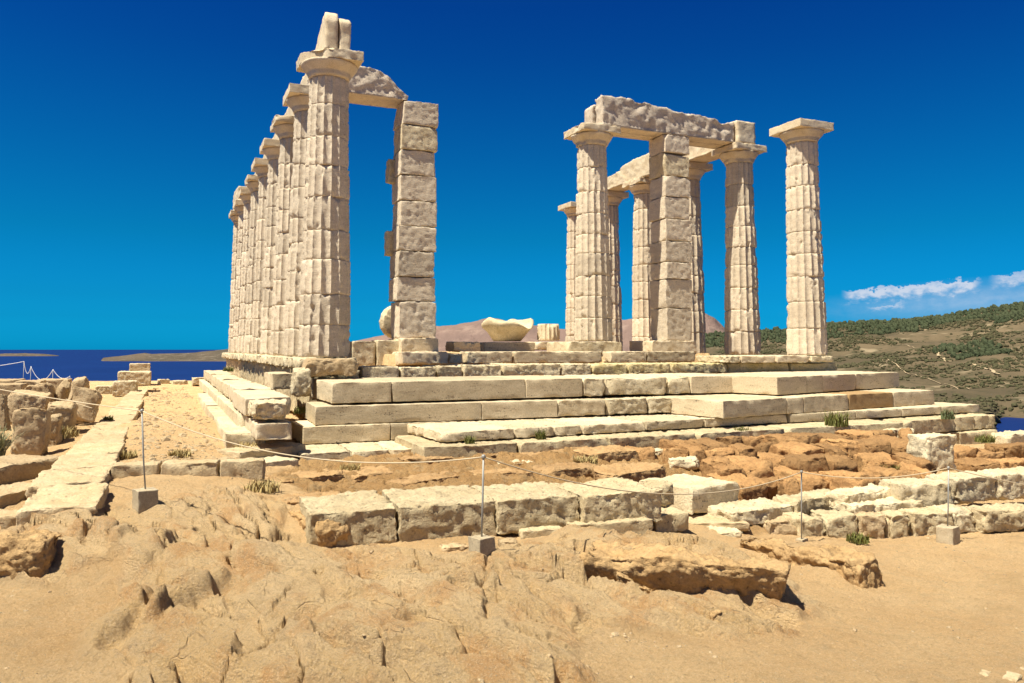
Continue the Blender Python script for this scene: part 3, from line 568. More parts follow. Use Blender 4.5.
def PB(name, label, cat, p0, p1, zt, H, dep, mat=None, sty='rough', parent=None, group=None, lab_part=None, gap=0.0, sink=0.0, tilt=(0, 0), **kw):
    p0 = np.array([*p0[:2], 0.]); p1 = np.array([*p1[:2], 0.]); Ln, d, n = frame(p0, p1)
    H = H+sink; st = dict(STY[sty]); st.update(kw); s = nseed()
    st['r'] = min(st['r'], .46*min(Ln, dep, H))
    st['cell'] = max(st['cell'], max(Ln, dep, H)/34)
    sm = min(Ln, dep, H); 
    if st['big'] > .28*sm: st['big'] = .28*sm
    if st['rough'] > .2*sm: st['rough'] = .2*sm
    me = block_mesh(Ln-gap, dep, H, s, freq=st.pop('freq', min(6, .9/sm+1.2)), **st)
    c = (p0+p1)/2; c[:2] += n*dep/2
    o = obj(name, me, mat or M_ROUGH, parent, (c[0], c[1], zt-H), rot=(tilt[0], tilt[1], math.atan2(d[1], d[0])))
    if parent is None: tag(o, label, cat, group)
    elif lab_part: o['label'] = lab_part
    return o
def edge_x(p0, p1, x):   # point on the 3-D segment that is seen in photo column x
    lo, hi = -2.0, 3.0
    for _ in range(50):
        m = (lo+hi)/2
        if pr(p0+(p1-p0)*m)[0] < x: lo = m
        else: hi = m
    return p0+(p1-p0)*lo
def course(name, label, cat, A, Bp, zt, H, dep, cuts, group=None, part='stone_block'):
    """a course of blocks: A, Bp photo points of its front top edge; cuts = [(x0,x1,style,mat,dep offset,label)]"""
    p0, p1 = upz(*A, zt), upz(*Bp, zt); mid = (p0+p1)/2
    t = thing(name, label, cat, (mid[0], mid[1], zt-H), 0, group)
    for c in cuts:
        x0, x1, sty, mat = c[:4]; o = PB(part, '', '', edge_x(p0, p1, x0), edge_x(p0, p1, x1), zt, H, dep, mat, sty, None, gap=.006)
        for k in ('label', 'category', 'kind'):
            if k in o: del o[k]
        o.location = Vector(o.location)-t.location; o.parent = t
        if len(c) > 4: o['label'] = c[4]
    return t

# ------------------------------------------------------------------ columns
def drum_mesh(r0, r1, h, seed, wear=.012, nf=16, per=8, rows=15, flute=.115):
    pp = np.array([0, .05, .13, .25, .38, .5, .62, .75, .87, .95]); per = len(pp); na = nf*per
    ph = np.tile(pp, nf); th = (np.repeat(np.arange(nf), per)+ph)/nf*2*np.pi
    fl = 1-flute*np.sin(np.pi*ph)**.62
    zs = np.concatenate([[0, .006, .014, .03], np.linspace(.06, h-.06, rows), [h-.03, h-.014, h-.006, h]])
    T, Z = np.meshgrid(th, zs); FL = np.meshgrid(fl, zs)[0]; rad = r0+(r1-r0)*Z/h
    X, Y = np.cos(T), np.sin(T); P = np.stack([(X*rad).ravel(), (Y*rad).ravel(), Z.ravel()], 1); so = seed*5.31
    edge = np.minimum(Z, h-Z).ravel()
    nz = fbm(P*4+so, 3); nb = fbm(P*1.7+so+50, 2)
    joint = np.exp(-edge/.012)*(.016+.03*np.clip(nz, 0, 1)) + np.exp(-(edge/.06)**2)*.11*np.clip(fbm(P*3.1+so+20, 2)-.22, 0, 1)
    smooth_amt = np.clip((nb-.30)*3, 0, .75)                       # patches where the arrises are worn away
    flv = FL.ravel(); arr = np.meshgrid((1-np.sin(np.pi*ph))**3, zs)[0].ravel(); nick = arr*.05*np.clip(fbm(P*11+so+140, 3, .6)-.15, 0, .6)
    flv = flv*(1-smooth_amt)+(1-flute*.75)*smooth_amt
    Pl = P*np.array([5, 5, 16]); ero = wear*(fbm(Pl+so+70, 4, .7)*.35+.1) + np.clip(fbm(P*3.4+so+99, 4, .6)-.60, 0, 1)*.09 + nick
    rr = rad.ravel()*flv-joint-ero
    V = np.stack([X.ravel()*rr, Y.ravel()*rr, Z.ravel()], 1); nr = len(zs)
    i = np.arange(nr-1)[:, None]*na; j = np.arange(na)[None]; j2 = (j+1) % na
    Fc = np.stack([i+j, i+j2, i+na+j2, i+na+j], 2).reshape(-1, 4)
    V = np.vstack([V, [[0, 0, 0.004], [0, 0, h-.004]]]); c0, c1 = len(V)-2, len(V)-1
    tri = [(c0, (k+1) % na, k) for k in range(na)]+[(c1, (nr-1)*na+k, (nr-1)*na+(k+1) % na) for k in range(na)]
    return V, Fc, tri
def lathe(prof, na=64, seed=0, ero=.008):
    th = np.arange(na)/na*2*np.pi; V = []
    for r, z in prof: V.append(np.stack([np.cos(th)*r, np.sin(th)*r, np.full(na, z)], 1))
    V = np.concatenate(V); rr = np.hypot(V[:, 0], V[:, 1]); e = ero*fbm(V*5+seed*3.7, 4, .6)+np.clip(fbm(V*2.3+seed*3.7+9, 2)-.4, 0, 1)*ero*8
    V[:, :2] *= (1-e/np.maximum(rr, .05))[:, None]; nr = len(prof)
    Fc = [(i*na+j, i*na+(j+1) % na, (i+1)*na+(j+1) % na, (i+1)*na+j) for i in range(nr-1) for j in range(na)]
    c0 = len(V); V = np.vstack([V, [[0, 0, prof[0][1]], [0, 0, prof[-1][1]]]])
    Fc += [(c0, (k+1) % na, k) for k in range(na)]+[(c0+1, (nr-1)*na+k, (nr-1)*na+(k+1) % na) for k in range(na)]
    return V, Fc
ECH = [(.40, 0), (.405, .03), (.42, .05), (.415, .06), (.435, .08), (.43, .09), (.46, .12), (.50, .17), (.535, .215), (.56, .255), (.565, .28), (.55, .295)]
RB, RT, HC, AB = .52, .40, 6.10, .58
def column(label, a, b, z0=0.0, nd=9, wear=.012, abacus='whole', group=None, rz=0.0, cut=None):
    t = thing('column', label, 'column', (a, b, z0), rz, group)
    top = HC-z0; cap = .50; hs = top-cap; zz = np.cumsum([0]+[1+rnd.uniform(-.14, .14) for _ in range(nd)]); zz = zz/zz[-1]*hs
    for k in range(nd):
        h = zz[k+1]-zz[k]; s = nseed()
        def rad(z): u = (z+z0)/(HC-cap); return RB+(RT-RB)*(u+.10*u*(u-1))
        sc_ = 1+rnd.uniform(-.022, .012); V, Fc, tri = drum_mesh(rad(zz[k])*sc_, rad(zz[k+1])*sc_, h, s, wear)
        me = mesh('drum', V, [tuple(f) for f in Fc]+tri)
        obj('drum', me, M_COL, t, (rnd.uniform(-.008, .008), rnd.uniform(-.008, .008), zz[k]), rnd.uniform(-.03, .03))
    c = obj('capital', mesh('capital', *lathe(ECH, 64, nseed(), .010 if abacus != 'worn' else .03)), M_CAP, t, (0, 0, hs))
    s = nseed()
    if abacus == 'broken':      # the front left corner has split off along a slanting face
        me = block_mesh(2*AB, 2*AB, .21, s, r=.012, rough=.012, freq=4, cell=.045, chip=.8)
        for v in me.vertices:
            k = (v.co.x+v.co.y)+.62-.06*math.sin(v.co.x*9)
            if k < 0: sh = -k*.5; v.co.x += sh*1.02; v.co.y += sh*.98; v.co.z -= 0
        for v in me.vertices:
            q = (v.co.x+v.co.y)+.66
            if q < .06: v.co.z = v.co.z*.8
    else:
        wn = abacus == 'worn'
        me = block_mesh(2*AB, 2*AB, .21, s, r=.028 if wn else .012, rough=.014 if wn else .006, freq=3.2, cell=.05, chip=.9, big=.012 if wn else 0)
    obj('abacus', me, M_CAP, c, (0, 0, .29))
    return t
S, W = 2.52, 12.424
side = 'columns along the seaward flank'
column('nearest and tallest-looking fluted column, broken capital, carrying an upright architrave stub', -.06, 0, 0, 9, .014, 'broken', side)
Llab = ['second column of the long seaward row, joined by a beam to the left pier',
 'third column of the long seaward row, counted from the near end', 'fourth column of the long seaward row, counted from the near end',
 'fifth column of the long seaward row, counted from the near end', 'sixth column of the long seaward row, counted from the near end',
 'seventh column of the long seaward row, counted from the near end', 'eighth column of the long seaward row, mostly hidden behind nearer ones',
 'farthest column of the long seaward row, at the left end']
for k, l in enumerate(Llab): column(l, 0, (k+1)*S, 0, 9, .013, 'worn' if k % 3 == 1 else 'whole', side)
north = 'columns along the landward flank'
Rlab = ['free-standing column at far right with a whole square capital', 'slender column under the right end of the big rough beam',
 'column half hidden behind the right pier', 'worn column just left of the right pier, under the rear beam',
 'column right behind the inner porch column, under the rear beam end', 'farthest landward column, bare capital peeking out left of the porch column']
for k, l in enumerate(Rlab): column(l, W, k*S, 0, 9, .010 if k == 0 else .015, 'worn' if k in (1, 3) else 'whole', north)
column('porch column under the left end of the big rough beam', 7.46, S, .37, 9, .016, 'worn')

# ------------------------------------------------------------------ piers (antae)
def pier(label, a0, a1, b0, dep, joints, zbase, xmid, seed):
    t = thing('pier', label, 'pier', ((a0+a1)/2, b0+dep/2, zbase))
    zs = [upb(xmid, y, b0)[2] for y in joints]; zs[0] = HC if zs[0] > 6.0 else zs[0]; zs[-1] = zbase
    for k in range(len(zs)-1):
        h = zs[k]-zs[k+1]; wdt = a1-a0+rnd.uniform(-.05, .02); me = block_mesh(wdt, dep, h-.004, nseed(), r=.02, rough=.008, freq=3.4, cell=.04, chip=1.4, big=.008, fine_a=.007, planes=(8, .80, .97) if k < 3 else (7, .90, .99))
        obj('pier_block', me, M_COL if k != 1 else M_ROUGH, t, (rnd.uniform(-.03, .03), rnd.uniform(-.02, .02), zs[k+1]-zbase), rnd.uniform(-.015, .015))
    return t
pl = pier('tall narrow pier of stacked blocks left of the gap, beside the nearest column', 2.0, 2.94, 2.07, .80, [104, 125, 150, 175, 200.5, 226, 251, 277, 301, 338], .41, 417, 1)
for (xc, y0, y1, dx) in ((388, 160, 183, .07), (386.5, 232, 255, .10)):
    q = upb(xc, (y0+y1)/2, 2.72); hh = (y1-y0)/F*20.8
    obj('broken_stub', block_mesh(.16+dx, .3, hh, nseed(), r=.05, rough=.02, cell=.04), M_ROUGH, pl, (2.0-.03-2.47, .25, q[2]-hh/2-.41))
prr = pier('broad pier of stacked blocks under the middle of the big beam', 9.49, 10.36, 2.07, .80, [134, 153, 176, 197, 219, 241, 262, 279, 308, 340], .38, 678, 2)

# ------------------------------------------------------------------ architraves
def outline_beam(name, label, cat, prof, b0, b1, mat, axis='a', seed=0, rough=.035, group=None, nd=8, cell=.055, left_bevel=0.0):
    """a beam whose long upright face has the outline prof [(u, zbot, ztop)], extruded from b0 to b1"""
    us = np.array([p[0] for p in prof]); n = max(6, int((us[-1]-us[0])/cell)); U = np.linspace(us[0], us[-1], n+1)
    zb = np.interp(U, us, [p[1] for p in prof]); zt = np.interp(U, us, [p[2] for p in prof]); nz_ = 14; nd = max(5, int((b1-b0)/cell/1.3))
    idx = {}; V = []; Fc = []
    def vid(i, j, k):
        key = (i, j, k)
        if key not in idx:
            idx[key] = len(V); V.append((U[i], b0+(b1-b0)*j/nd, zb[i]+(zt[i]-zb[i])*k/nz_))
        return idx[key]
    N3 = (n, nd, nz_)
    for ax in range(3):
        u, v = [(1, 2), (2, 0), (0, 1)][ax]
        for side_ in (0, N3[ax]):
            for i in range(N3[u]):
                for j in range(N3[v]):
                    q = []
                    for di, dj in ((0, 0), (1, 0), (1, 1), (0, 1)):
                        c = [0, 0, 0]; c[ax] = side_; c[u] = i+di; c[v] = j+dj; q.append(vid(*c))
                    Fc.append(q if side_ else q[::-1])
    P = np.array(V); c = np.array([(us[0]+us[-1])/2, (b0+b1)/2, min(zb)])
    inv = {v: k for k, v in idx.items()}
    nr = np.array([[(inv[q][0] == n)*1.-(inv[q][0] == 0), (inv[q][1] == nd)*1.-(inv[q][1] == 0), (inv[q][2] == nz_)*1.-(inv[q][2] == 0)] for q in range(len(P))])
    wgt = np.where(nr[:, 2] == -1, .15, 1.0)
    cnt = np.abs(nr).sum(1); nn = nr/np.maximum(np.linalg.norm(nr, axis=1, keepdims=True), 1e-6)
    so = seed*3.3; dis = rough*.8*fbm(P*4.6+so, 5, .7)-rough*.4-np.clip(fbm(P*1.9+so+30, 2)-.3, 0, 1)*rough*3 - (cnt > 1)*.018*(1+fbm(P*5+so+60, 2))
    P = P+nn*(dis*wgt)[:, None]-c
    if axis == 'b': P = np.stack([-P[:, 1], P[:, 0], P[:, 2]], 1); loc = (-c[1], c[0], c[2])
    else: loc = tuple(c)
    return tag(obj(name, mesh('beam', P, np.array(Fc)), mat, None, loc), label, cat, group)
z0 = HC+.004
# big beam: porch column - right pier - flank column; two stones back to back
outline_beam('architrave', 'front stone of the big rough beam over porch column and right pier', 'beam',
 [(7.54, z0, 6.94), (8.24, z0, 6.97), (9.0, z0, 6.91), (9.6, z0, 6.86), (9.88, z0, 6.76), (10.7, z0, 6.80), (11.25, z0, 6.72), (11.5, z0, 6.63), (11.93, z0, 6.73)], 2.07, 2.50, M_BEAM, 'a', 3, .05)
outline_beam('architrave', 'rear stone of the big beam, its pale stepped end showing at the left', 'beam',
 [(7.46, z0, 6.74), (7.55, z0, 6.82), (9.3, z0, 6.80), (10.1, z0, 6.7), (11.9, z0, 6.66)], 2.515, 2.96, M_BEAM, 'a', 5, .025)
outline_beam('architrave', 'squared end block at the right tip of the big beam', 'beam',
 [(1.98, z0, 6.74), (2.3, z0, 6.78), (2.96, z0, 6.76)], -12.62, -11.95, M_CAP, 'b', 6, .02)
# left beam: second seaward column to left pier
outline_beam('architrave', 'broken beam sloping down from the seaward row onto the left pier', 'beam',
 [(-.08, z0, 6.5), (.15, z0, 6.72), (.5, z0, 6.74), (1.14, z0, 6.80), (1.5, z0, 6.78), (1.75, z0, 6.62), (1.95, z0, 6.42), (2.2, z0, 6.20)], 2.10, 2.92, M_BEAM, 'a', 9, .05)
# beams along the seaward row (inner stones) and the block on the far end
for k in range(1, 7):
    outline_beam('architrave', f'inner architrave stone over the {ORD[k]} and {ORD[k+1]} columns of the seaward row', 'beam',
     [(k*S+.45 if k == 1 else k*S+.01, z0, 6.90), (k*S+1.3, z0, 6.92), ((k+1)*S-.01, z0, 6.90)], -.43, .02, M_CAP, 'b', 20+k, .012, 'architrave stones of the seaward row', cell=.12)
outline_beam('architrave', 'chipped pale architrave block on top of the farthest seaward column', 'beam',
 [(7*S+.02, z0, 6.8), (7*S+1.3, z0, 6.9), (8*S-.2, z0, 6.95), (8*S+.45, z0, 6.8)], -.43, .43, M_CAP, 'b', 31, .035, cell=.09)
# stub standing on the nearest column
outline_beam('architrave', 'upright broken architrave stub standing on the nearest column, sloping down behind', 'beam',
 [(-.40, z0, 6.74), (-.3, z0, 6.90), (.0, z0, 6.88), (.3, z0, 6.72), (.8, z0, 6.46), (1.3, z0, 6.2)], -.04, .23, M_CAP, 'b', 33, .010, cell=.05)
outline_beam('architrave', 'second half of the broken stub on the nearest column, dark joint between', 'beam',
 [(-.40, z0, 6.72), (-.27, z0, 6.84), (.0, z0, 6.82), (.35, z0, 6.62), (.9, z0, 6.25)], -.30, -.045, M_CAP, 'b', 34, .014, cell=.05)
# beams along the landward row
outline_beam('architrave', 'rear beam with a pale left face, broken off at its far end', 'beam',
 [(2*S+.01, z0, 6.90), (3*S, z0, 6.88), (3*S+.8, z0, 6.80), (3*S+1.3, z0, 6.62), (4*S-.2, z0, 6.60), (4*S+.25, z0, 6.55)], -W-.40, -W+.40, M_CAP, 'b', 40, .03)
outline_beam('architrave', 'golden-bottomed beam between the two columns at the right end of the big beam', 'beam',
 [(S+.47, z0, 6.86), (S+1.4, z0, 6.88), (2*S-.01, z0, 6.88)], -W-.38, -W+.38, M_CAP, 'b', 41, .02)

# ------------------------------------------------------------------ platform: steps
D_, RG = 'dressed', 'rough'
course('temple_step', 'upper front step of smooth tan blocks with a rough white middle', 'stone step', (332, 382.5), (752, 375.3), -.40, .35, 2.0, [
 (332, 392, D_, M_STEP), (392, 526, D_, M_STEP), (526, 583, D_, M_STEP), (583.5, 606, RG, M_ROUGH, 'rough white eroded block'), (606.5, 668, RG, M_ROUGH, 'rough white eroded block'), (668.5, 691, RG, M_ROUGH, 'rough white eroded block'), (691, 752, D_, M_STEP)])
course('temple_step', 'upper step at right, standing forward with a pale square left end', 'stone step', (777, 377), (899, 372), -.40, .36, 2.2, [
 (777, 807, D_, M_STEP), (807, 823, D_, M_STEP), (823, 856, D_, M_STEP), (856, 899, D_, M_STEP)])
course('temple_step', 'middle front step, left half, smooth at left and crumbling towards its right end', 'stone step', (315, 406.5), (700, 396.6), -.78, .305, 1.3, [
 (315, 482, D_, M_STEP), (482, 558, D_, M_STEP), (558, 606, 'worn', M_STEP), (606.5, 648, RG, M_ROUGH, 'crumbled white block'), (648.5, 698, RG, M_ROUGH, 'crumbled white block')])
course('temple_step', 'middle front step, right half, with one dark brown stained block', 'stone step', (723, 401), (935, 390), -.78, .315, 2.0, [
 (723, 787, D_, M_STEP), (787, 804, D_, M_STEP), (804, 849, D_, M_STEP), (849.3, 893, D_, stone_mat('stained_marble', (.34, .22, .10), (.28, .17, .07), (.40, .28, .15), 1.5, .35, .5, .03, 45, .4, streak=(.5, .5, 2.5)), 'dark brown stained block'), (893.3, 935, D_, M_STEP)])
course('temple_step', 'lower front step, short left piece of smooth tan blocks', 'stone step', (303, 427), (474, 420.0), -1.09, .28, 1.2, [
 (303, 391, D_, M_STEP), (391, 474, D_, M_STEP)])
course('temple_step', 'long low front step with a wavy worn upper edge', 'stone step', (441, 432), (980, 404.5), -1.10, .165, 1.7, [
 (441, 515, 'worn', M_STEP), (515, 555, 'worn', M_STEP), (555, 583, 'worn', M_STEP), (583, 646, 'worn', M_STEP), (646, 705, 'worn', M_STEP), (705, 790, 'worn', M_STEP), (790, 856, D_, M_STEP), (856, 902, D_, M_STEP), (902, 941, D_, M_STEP), (941, 980, D_, M_STEP)])
course('foundation_course', 'dark shaded foundation blocks under the right end of the steps', 'foundation', (905, 420.5), (996, 414.5), -1.285, .30, 2.2, [
 (905, 955, 'worn', M_POROS), (955, 975, 'worn', M_POROS), (975, 996, 'worn', M_POROS)])
course('foundation_course', 'lowest foundation blocks at the far right end of the platform', 'foundation', (960, 433), (1000, 429.5), -1.59, .5, 2.2, [(960, 982, 'worn', M_POROS), (982, 1000, 'worn', M_POROS)])
course('foundation_course', 'grey foundation strip running under the long low step', 'foundation', (432, 447), (905, 422.3), -1.27, .32, 1.8, [
 (425, 520, 'worn', M_POROS), (520, 610, 'worn', M_POROS), (610, 700, 'worn', M_POROS), (700, 790, 'worn', M_POROS), (790, 905, 'worn', M_POROS)])
course('foundation_course', 'pale slab edge under the left steps with a dark hollow beneath', 'foundation', (300, 454), (432, 447.5), -1.372, .13, 1.5, [
 (300, 352, 'worn', M_ROUGH), (352, 390, 'worn', M_ROUGH), (390, 431, 'worn', M_ROUGH)])
# rough course behind the steps, porch floor courses
def bcourse(name, label, b, zt, H, dep, cuts, cat='stone course', y=355):
    xs = [c[0] for c in cuts]+[cuts[-1][1]]; a0 = upb(xs[0], y, b)[0]; a1 = upb(xs[-1], y, b)[0]
    t = thing(name, label, cat, ((a0+a1)/2, b, zt-H)); 
    for c in cuts:
        q0 = upb(c[0], y, b); q1 = upb(c[1], y, b); dz = c[4] if len(c) > 4 else 0
        o = PB('stone_block', '', '', q0, q1, zt+dz, H+dz, dep, c[3], c[2], None, gap=.01)
        for k in ('label', 'category', 'kind'):
            if k in o: del o[k]
        o.location = Vector(o.location)-t.location; o.parent = t
        if len(c) > 5: o['label'] = c[5]
    return t
bcourse('stone_course', 'rough broken white course on the upper step, left of the green-stained stretch', -.32, -.19, .25, 1.2, [
 (362, 400, 'worn', M_ROUGH, .0), (400, 437, RG, M_ROUGH, -.02), (437.5, 464, RG, M_ROUGH, .0), (464, 502, RG, M_ROUGH, .02), (502.5, 561, RG, M_ROUGH, .03), (561.5, 592, RG, M_ROUGH, .02)])
bcourse('stone_course', 'yellow-green lichen-stained course on the upper step under the right columns', -.36, -.18, .25, 1.4, [
 (592.5, 628, RG, M_MOSS, .0), (628.5, 672, RG, M_MOSS, .01), (672.5, 728, RG, M_MOSS, .0), (728.5, 790, 'worn', M_MOSS, .0), (790.5, 838, 'worn', M_MOSS, -.02)])
bcourse('stone_course', 'pale stylobate blocks carrying the two right-hand columns', -.62, 0.0, .18, 1.3, [
 (729, 741, RG, M_ROUGH, -.01), (741.5, 776, 'worn', M_CAP, 0), (776.5, 811, 'worn', M_CAP, 0), (811.5, 834, RG, M_ROUGH, -.02)])
bcourse('stone_course', 'lower porch course with a dressed fascia, left of the notch', 1.42, .10, .28, .7, [
 (400, 449, 'worn', M_CAP, .0), (449.5, 464, RG, M_ROUGH, -.05), (467, 513, 'worn', M_STEP, .0), (513.5, 603, 'worn', M_STEP, .0)])
bcourse('stone_course', 'lower porch course right of the notch, under the right pier', 1.42, .10, .28, .7, [
 (611, 647, 'worn', M_STEP, .0), (647.5, 697, 'worn', M_STEP, .0)])
def single(name, label, cat, x0, x1, y0, y1, b, dep, mat, sty, **kw):
    q0, q1 = upb(x0, y1, b), upb(x1, y1, b); zt = upb((x0+x1)/2, y0, b)[2]; zb = upb((x0+x1)/2, y1, b)[2]
    return PB(name, label, cat, q0, q1, zt, zt-zb, dep, mat, sty, **kw)
single('stone_block', 'split plinth block under the porch column, broken at its right side', 'stone block', 568, 622, 341.5, 353.5, 1.86, 1.3, M_ROUGH, 'worn')
single('stone_block', 'pale plinth block under the right pier', 'stone block', 653, 697, 340.5, 353, 1.9, 1.2, M_CAP, 'worn')
single('stone_block', 'square plinth block under the left pier', 'stone block', 401, 440, 338, 352.5, 1.85, 1.2, M_CAP, 'worn')
single('stone_block', 'wider lower plinth course under the left pier', 'stone block', 398, 452, 352.8, 365, 1.55, 1.2, M_CAP, 'worn')
single('stone_block', 'low wall block in shade between the nearest column and the left pier', 'stone block', 352, 376, 341, 366, 2.2, .7, M_ROUGH, 'worn')
single('stone_block', 'shaded wall block touching the left side of the left pier plinth', 'stone block', 377, 400, 340, 366, 2.1, .7, M_ROUGH, 'worn')
single('stone_block', 'small pale block on the porch floor left of the bowl stone', 'stone block', 453, 481, 341.5, 352, 2.4, .6, M_CAP, 'rough')
single('stone_block', 'low plinth stone under the upturned bowl-shaped capital', 'stone block', 485, 538, 342, 352.5, 3.0, 2.6, M_STEP, 'worn')
single('stone_block', 'flat stone under the short drum stump', 'stone block', 537, 566, 341.5, 350, 3.2, 2.2, M_CAP, 'worn')
single('stone_block', 'big rounded boulder-like block lying at the foot of the nearest column', 'stone block', 303, 360, 357.5, 377, -1.15, .62, M_TAN, 'rock', r=.12, rough=.012, big=.03)
single('stone_block', 'broken upright stone in the gap left of the upper step', 'stone block', 293, 312, 368, 398, -1.25, .5, M_ROUGH, 'rock', r=.08)
# fallen pieces inside the porch
q = upb(548.5, 340.6, 4.3); V, Fc, tri = drum_mesh(.325, .32, .47, nseed(), .008)
tag(obj('column_stump', mesh('stump', V, [tuple(f) for f in Fc]+tri), M_CAP, None, (q[0], q[1], q[2])), 'short fluted drum stump standing on the porch floor', 'column drum')
q = upb(507.5, 341.2, 4.7); prof = [(.38, 0), (.40, .02), (.46, .10), (.56, .24), (.65, .34), (.71, .42), (.74, .50), (.73, .56), (.66, .60), (.45, .56), (.2, .55)]
V, Fc = lathe(prof, 72, 5, .02)
V = np.array(V); ang = np.arctan2(V[:, 1], V[:, 0]); m = V[:, 2] > .3
V[m, 2] -= (np.clip(np.sin(ang[m]*2+3.9)*.5+.1, 0, 1)*.22)*(V[m, 2]-.3)/.2 + .04*np.sin(ang[m]*5)*(V[m, 2]-.3)/.2
tag(obj('upturned_capital', mesh('upturned_capital', V, Fc), M_ROUGH, None, (q[0], q[1], q[2])), 'upturned bowl-shaped capital with a chipped wavy rim', 'fallen capital')
q = upb(394.5, 322, 4.2)      # disc leaning behind the left pier
V, Fc, tri = drum_mesh(.45, .44, .30, nseed(), .02, flute=.03)
tag(obj('fallen_drum', mesh('drum', V, [tuple(f) for f in Fc]+tri), M_ROUGH, None, (q[0], q[1], q[2]), rot=(R(90), 0, R(8))), 'round pale drum slice leaning on edge against the left pier foot', 'column drum')

# seaward flank: stylobate, step rows, low wall
t = thing('stone_course', 'rounded stylobate blocks under the seaward row of columns', 'stone course', (-.1, 10, -.45))
bb = -.55; k = 0
while bb < 21.0:
    ln = 1.26; me = block_mesh(ln-.02, 1.15, .24, nseed(), r=.06, rough=.03, freq=3, cell=.06, chip=.7, big=.02)
    obj('stone_block', me, M_ROUGH, t, (-.08+.1, bb+ln/2-10, .45-.24), math.pi/2)
    me = block_mesh(ln-.05, 1.0, .95, nseed(), r=.03, rough=.03, freq=4, cell=.07, chip=.8, big=.02)
    obj('stone_block', me, M_POROS, t, (.1+.05, bb+ln/2-10, -.74), math.pi/2)
    bb += ln; k += 1
flank = [  # b0,b1, a_left, a_right, z_top, h, style, mat, name label
 (-3.95, -2.9, -1.80, -1.27, -.60, .30, 'rock', M_ROUGH, 'rounded weathered block lying across the corner of the seaward steps'),
 (-2.85, -.3, -1.80, -1.08, -.60, .30, 'worn', M_CAP, 'large dressed pale block behind the rounded corner block'),
 (-.2, 2.2, -1.72, -1.05, -.58, .30, 'worn', M_CAP, 'worn flank step block, third from the near corner'),
 (2.3, 5.2, -1.72, -1.05, -.60, .30, 'rough', M_ROUGH, 'worn flank step block, fourth from the near corner'),
 (5.3, 9.2, -1.70, -1.05, -.60, .30, 'rough', M_ROUGH, 'worn flank step block, fifth from the near corner'),
 (9.3, 14.5, -1.70, -1.05, -.58, .30, 'rough', M_ROUGH, 'worn flank step block, sixth and farthest from the near corner'),
 (-3.95, -2.2, -1.74, -1.22, -.915, .25, 'worn', M_CAP, 'pale lower flank block with a chipped end under the rounded corner block'),
 (-2.1, .6, -1.84, -1.2, -.915, .25, 'worn', M_ROUGH, 'lower flank course block, second from the near corner'),
 (.7, 4.0, -1.84, -1.2, -.915, .25, 'worn', M_ROUGH, 'lower flank course block, third from the near corner'),
 (4.1, 8.0, -1.84, -1.2, -.915, .25, 'worn', M_ROUGH, 'lower flank course block, fourth from the near corner'),
 (8.1, 14.8, -1.84, -1.2, -.915, .25, 'worn', M_ROUGH, 'lower flank course block, farthest from the near corner'),
 (-3.2, -.2, -2.10, -1.5, -1.10, .3, 'rough', M_ROUGH, 'ground-level kerb stone of the seaward flank, nearest one'),
 (-.1, 3.2, -2.10, -1.5, -1.10, .3, 'rough', M_ROUGH, 'ground-level kerb stone of the seaward flank, middle one'),
 (3.3, 8.6, -2.10, -1.5, -1.09, .3, 'rough', M_ROUGH, 'ground-level kerb stone of the seaward flank, farthest one'),
 (-.35, .95, -1.10, -.70, -.30, .32, 'worn', M_STEP, 'small square dressed block leaning at the foot of the seaward columns'),
]
for b0, b1, a0, a1, zt, h, sty, mat, lab in flank:
    me = block_mesh(b1-b0, a1-a0, h, nseed(), freq=2.5, **{k2: (v if k2 != 'cell' else max(v, (b1-b0)/34)) for k2, v in {**STY[sty], **({'r': .1, 'big': .03, 'rough': .03} if sty == 'rock' else {})}.items()})
    tag(obj('stone_block', me, mat, None, ((a0+a1)/2, (b0+b1)/2, zt-h), math.pi/2), lab, 'stone block', 'blocks of the seaward flank')
B('stone_slab', 'pale flat corner slab in front of the seaward steps', 'stone slab', 243, 466, 300, 458, -1.38, 12, 2.0, M_ROUGH, 'worn', sink=.1)
B('stone_slab', 'small sunken slab just behind the curb, left of the corner slab', 'stone slab', 214, 449, 240, 452, -1.27, 6, 1.2, M_SLAB, 'worn', sink=.1)
for i, (x0, x1) in enumerate(((110, 160), (160.5, 219), (219.5, 265))):
    B('curb_stone', f'{("dark-ended left", "middle", "right")[i]} stone of the low curb across the soil strip', 'curb stone', x0, (465, 463, 461)[i], x1, (463, 461, 459.5)[i], -1.12, 17, .28, M_SLAB, 'worn', group='low curb stones', sink=.08, r=.03)

# ------------------------------------------------------------------ left side: walkway wall and tumbled blocks
wk = [(-8.15, -6.9), (-6.87, -5.7), (-5.67, -4.3), (-4.27, -3.1), (-3.07, -1.6), (-1.57, .2), (.23, 2.3), (2.33, 4.6), (4.63, 7.2), (7.25, 10.3), (10.35, 13.5)]
for i, (b0, b1) in enumerate(wk):
    a0, a1 = -4.18+.02*i, -3.46; 
    if i == 0: a0, a1 = -4.05, -3.42
    st = {**STY['worn'], 'r': .03, 'rough': .018, 'big': .014, **({'planes': (12, .86, .98)} if i == 0 else {}), 'cell': max(.045, (b1-b0)/34)}
    h = .34 if i == 0 else .30
    me = block_mesh(b1-b0+.01, a1-a0, h, nseed(), freq=3, **st)
    tag(obj('paving_slab', me, M_SLAB, None, ((a0+a1)/2+rnd.uniform(-.03, .03), (b0+b1)/2, -1.17-h+rnd.uniform(-.015, .015)+(.02 if i == 0 else 0)), math.pi/2+rnd.uniform(-.02, .02)),
        ('big rough-fronted block at the near end of the left walkway' if i == 0 else f'flat paving slab of the left walkway, {ORD[i]} from the near end'), 'paving slab', 'slabs of the left walkway')
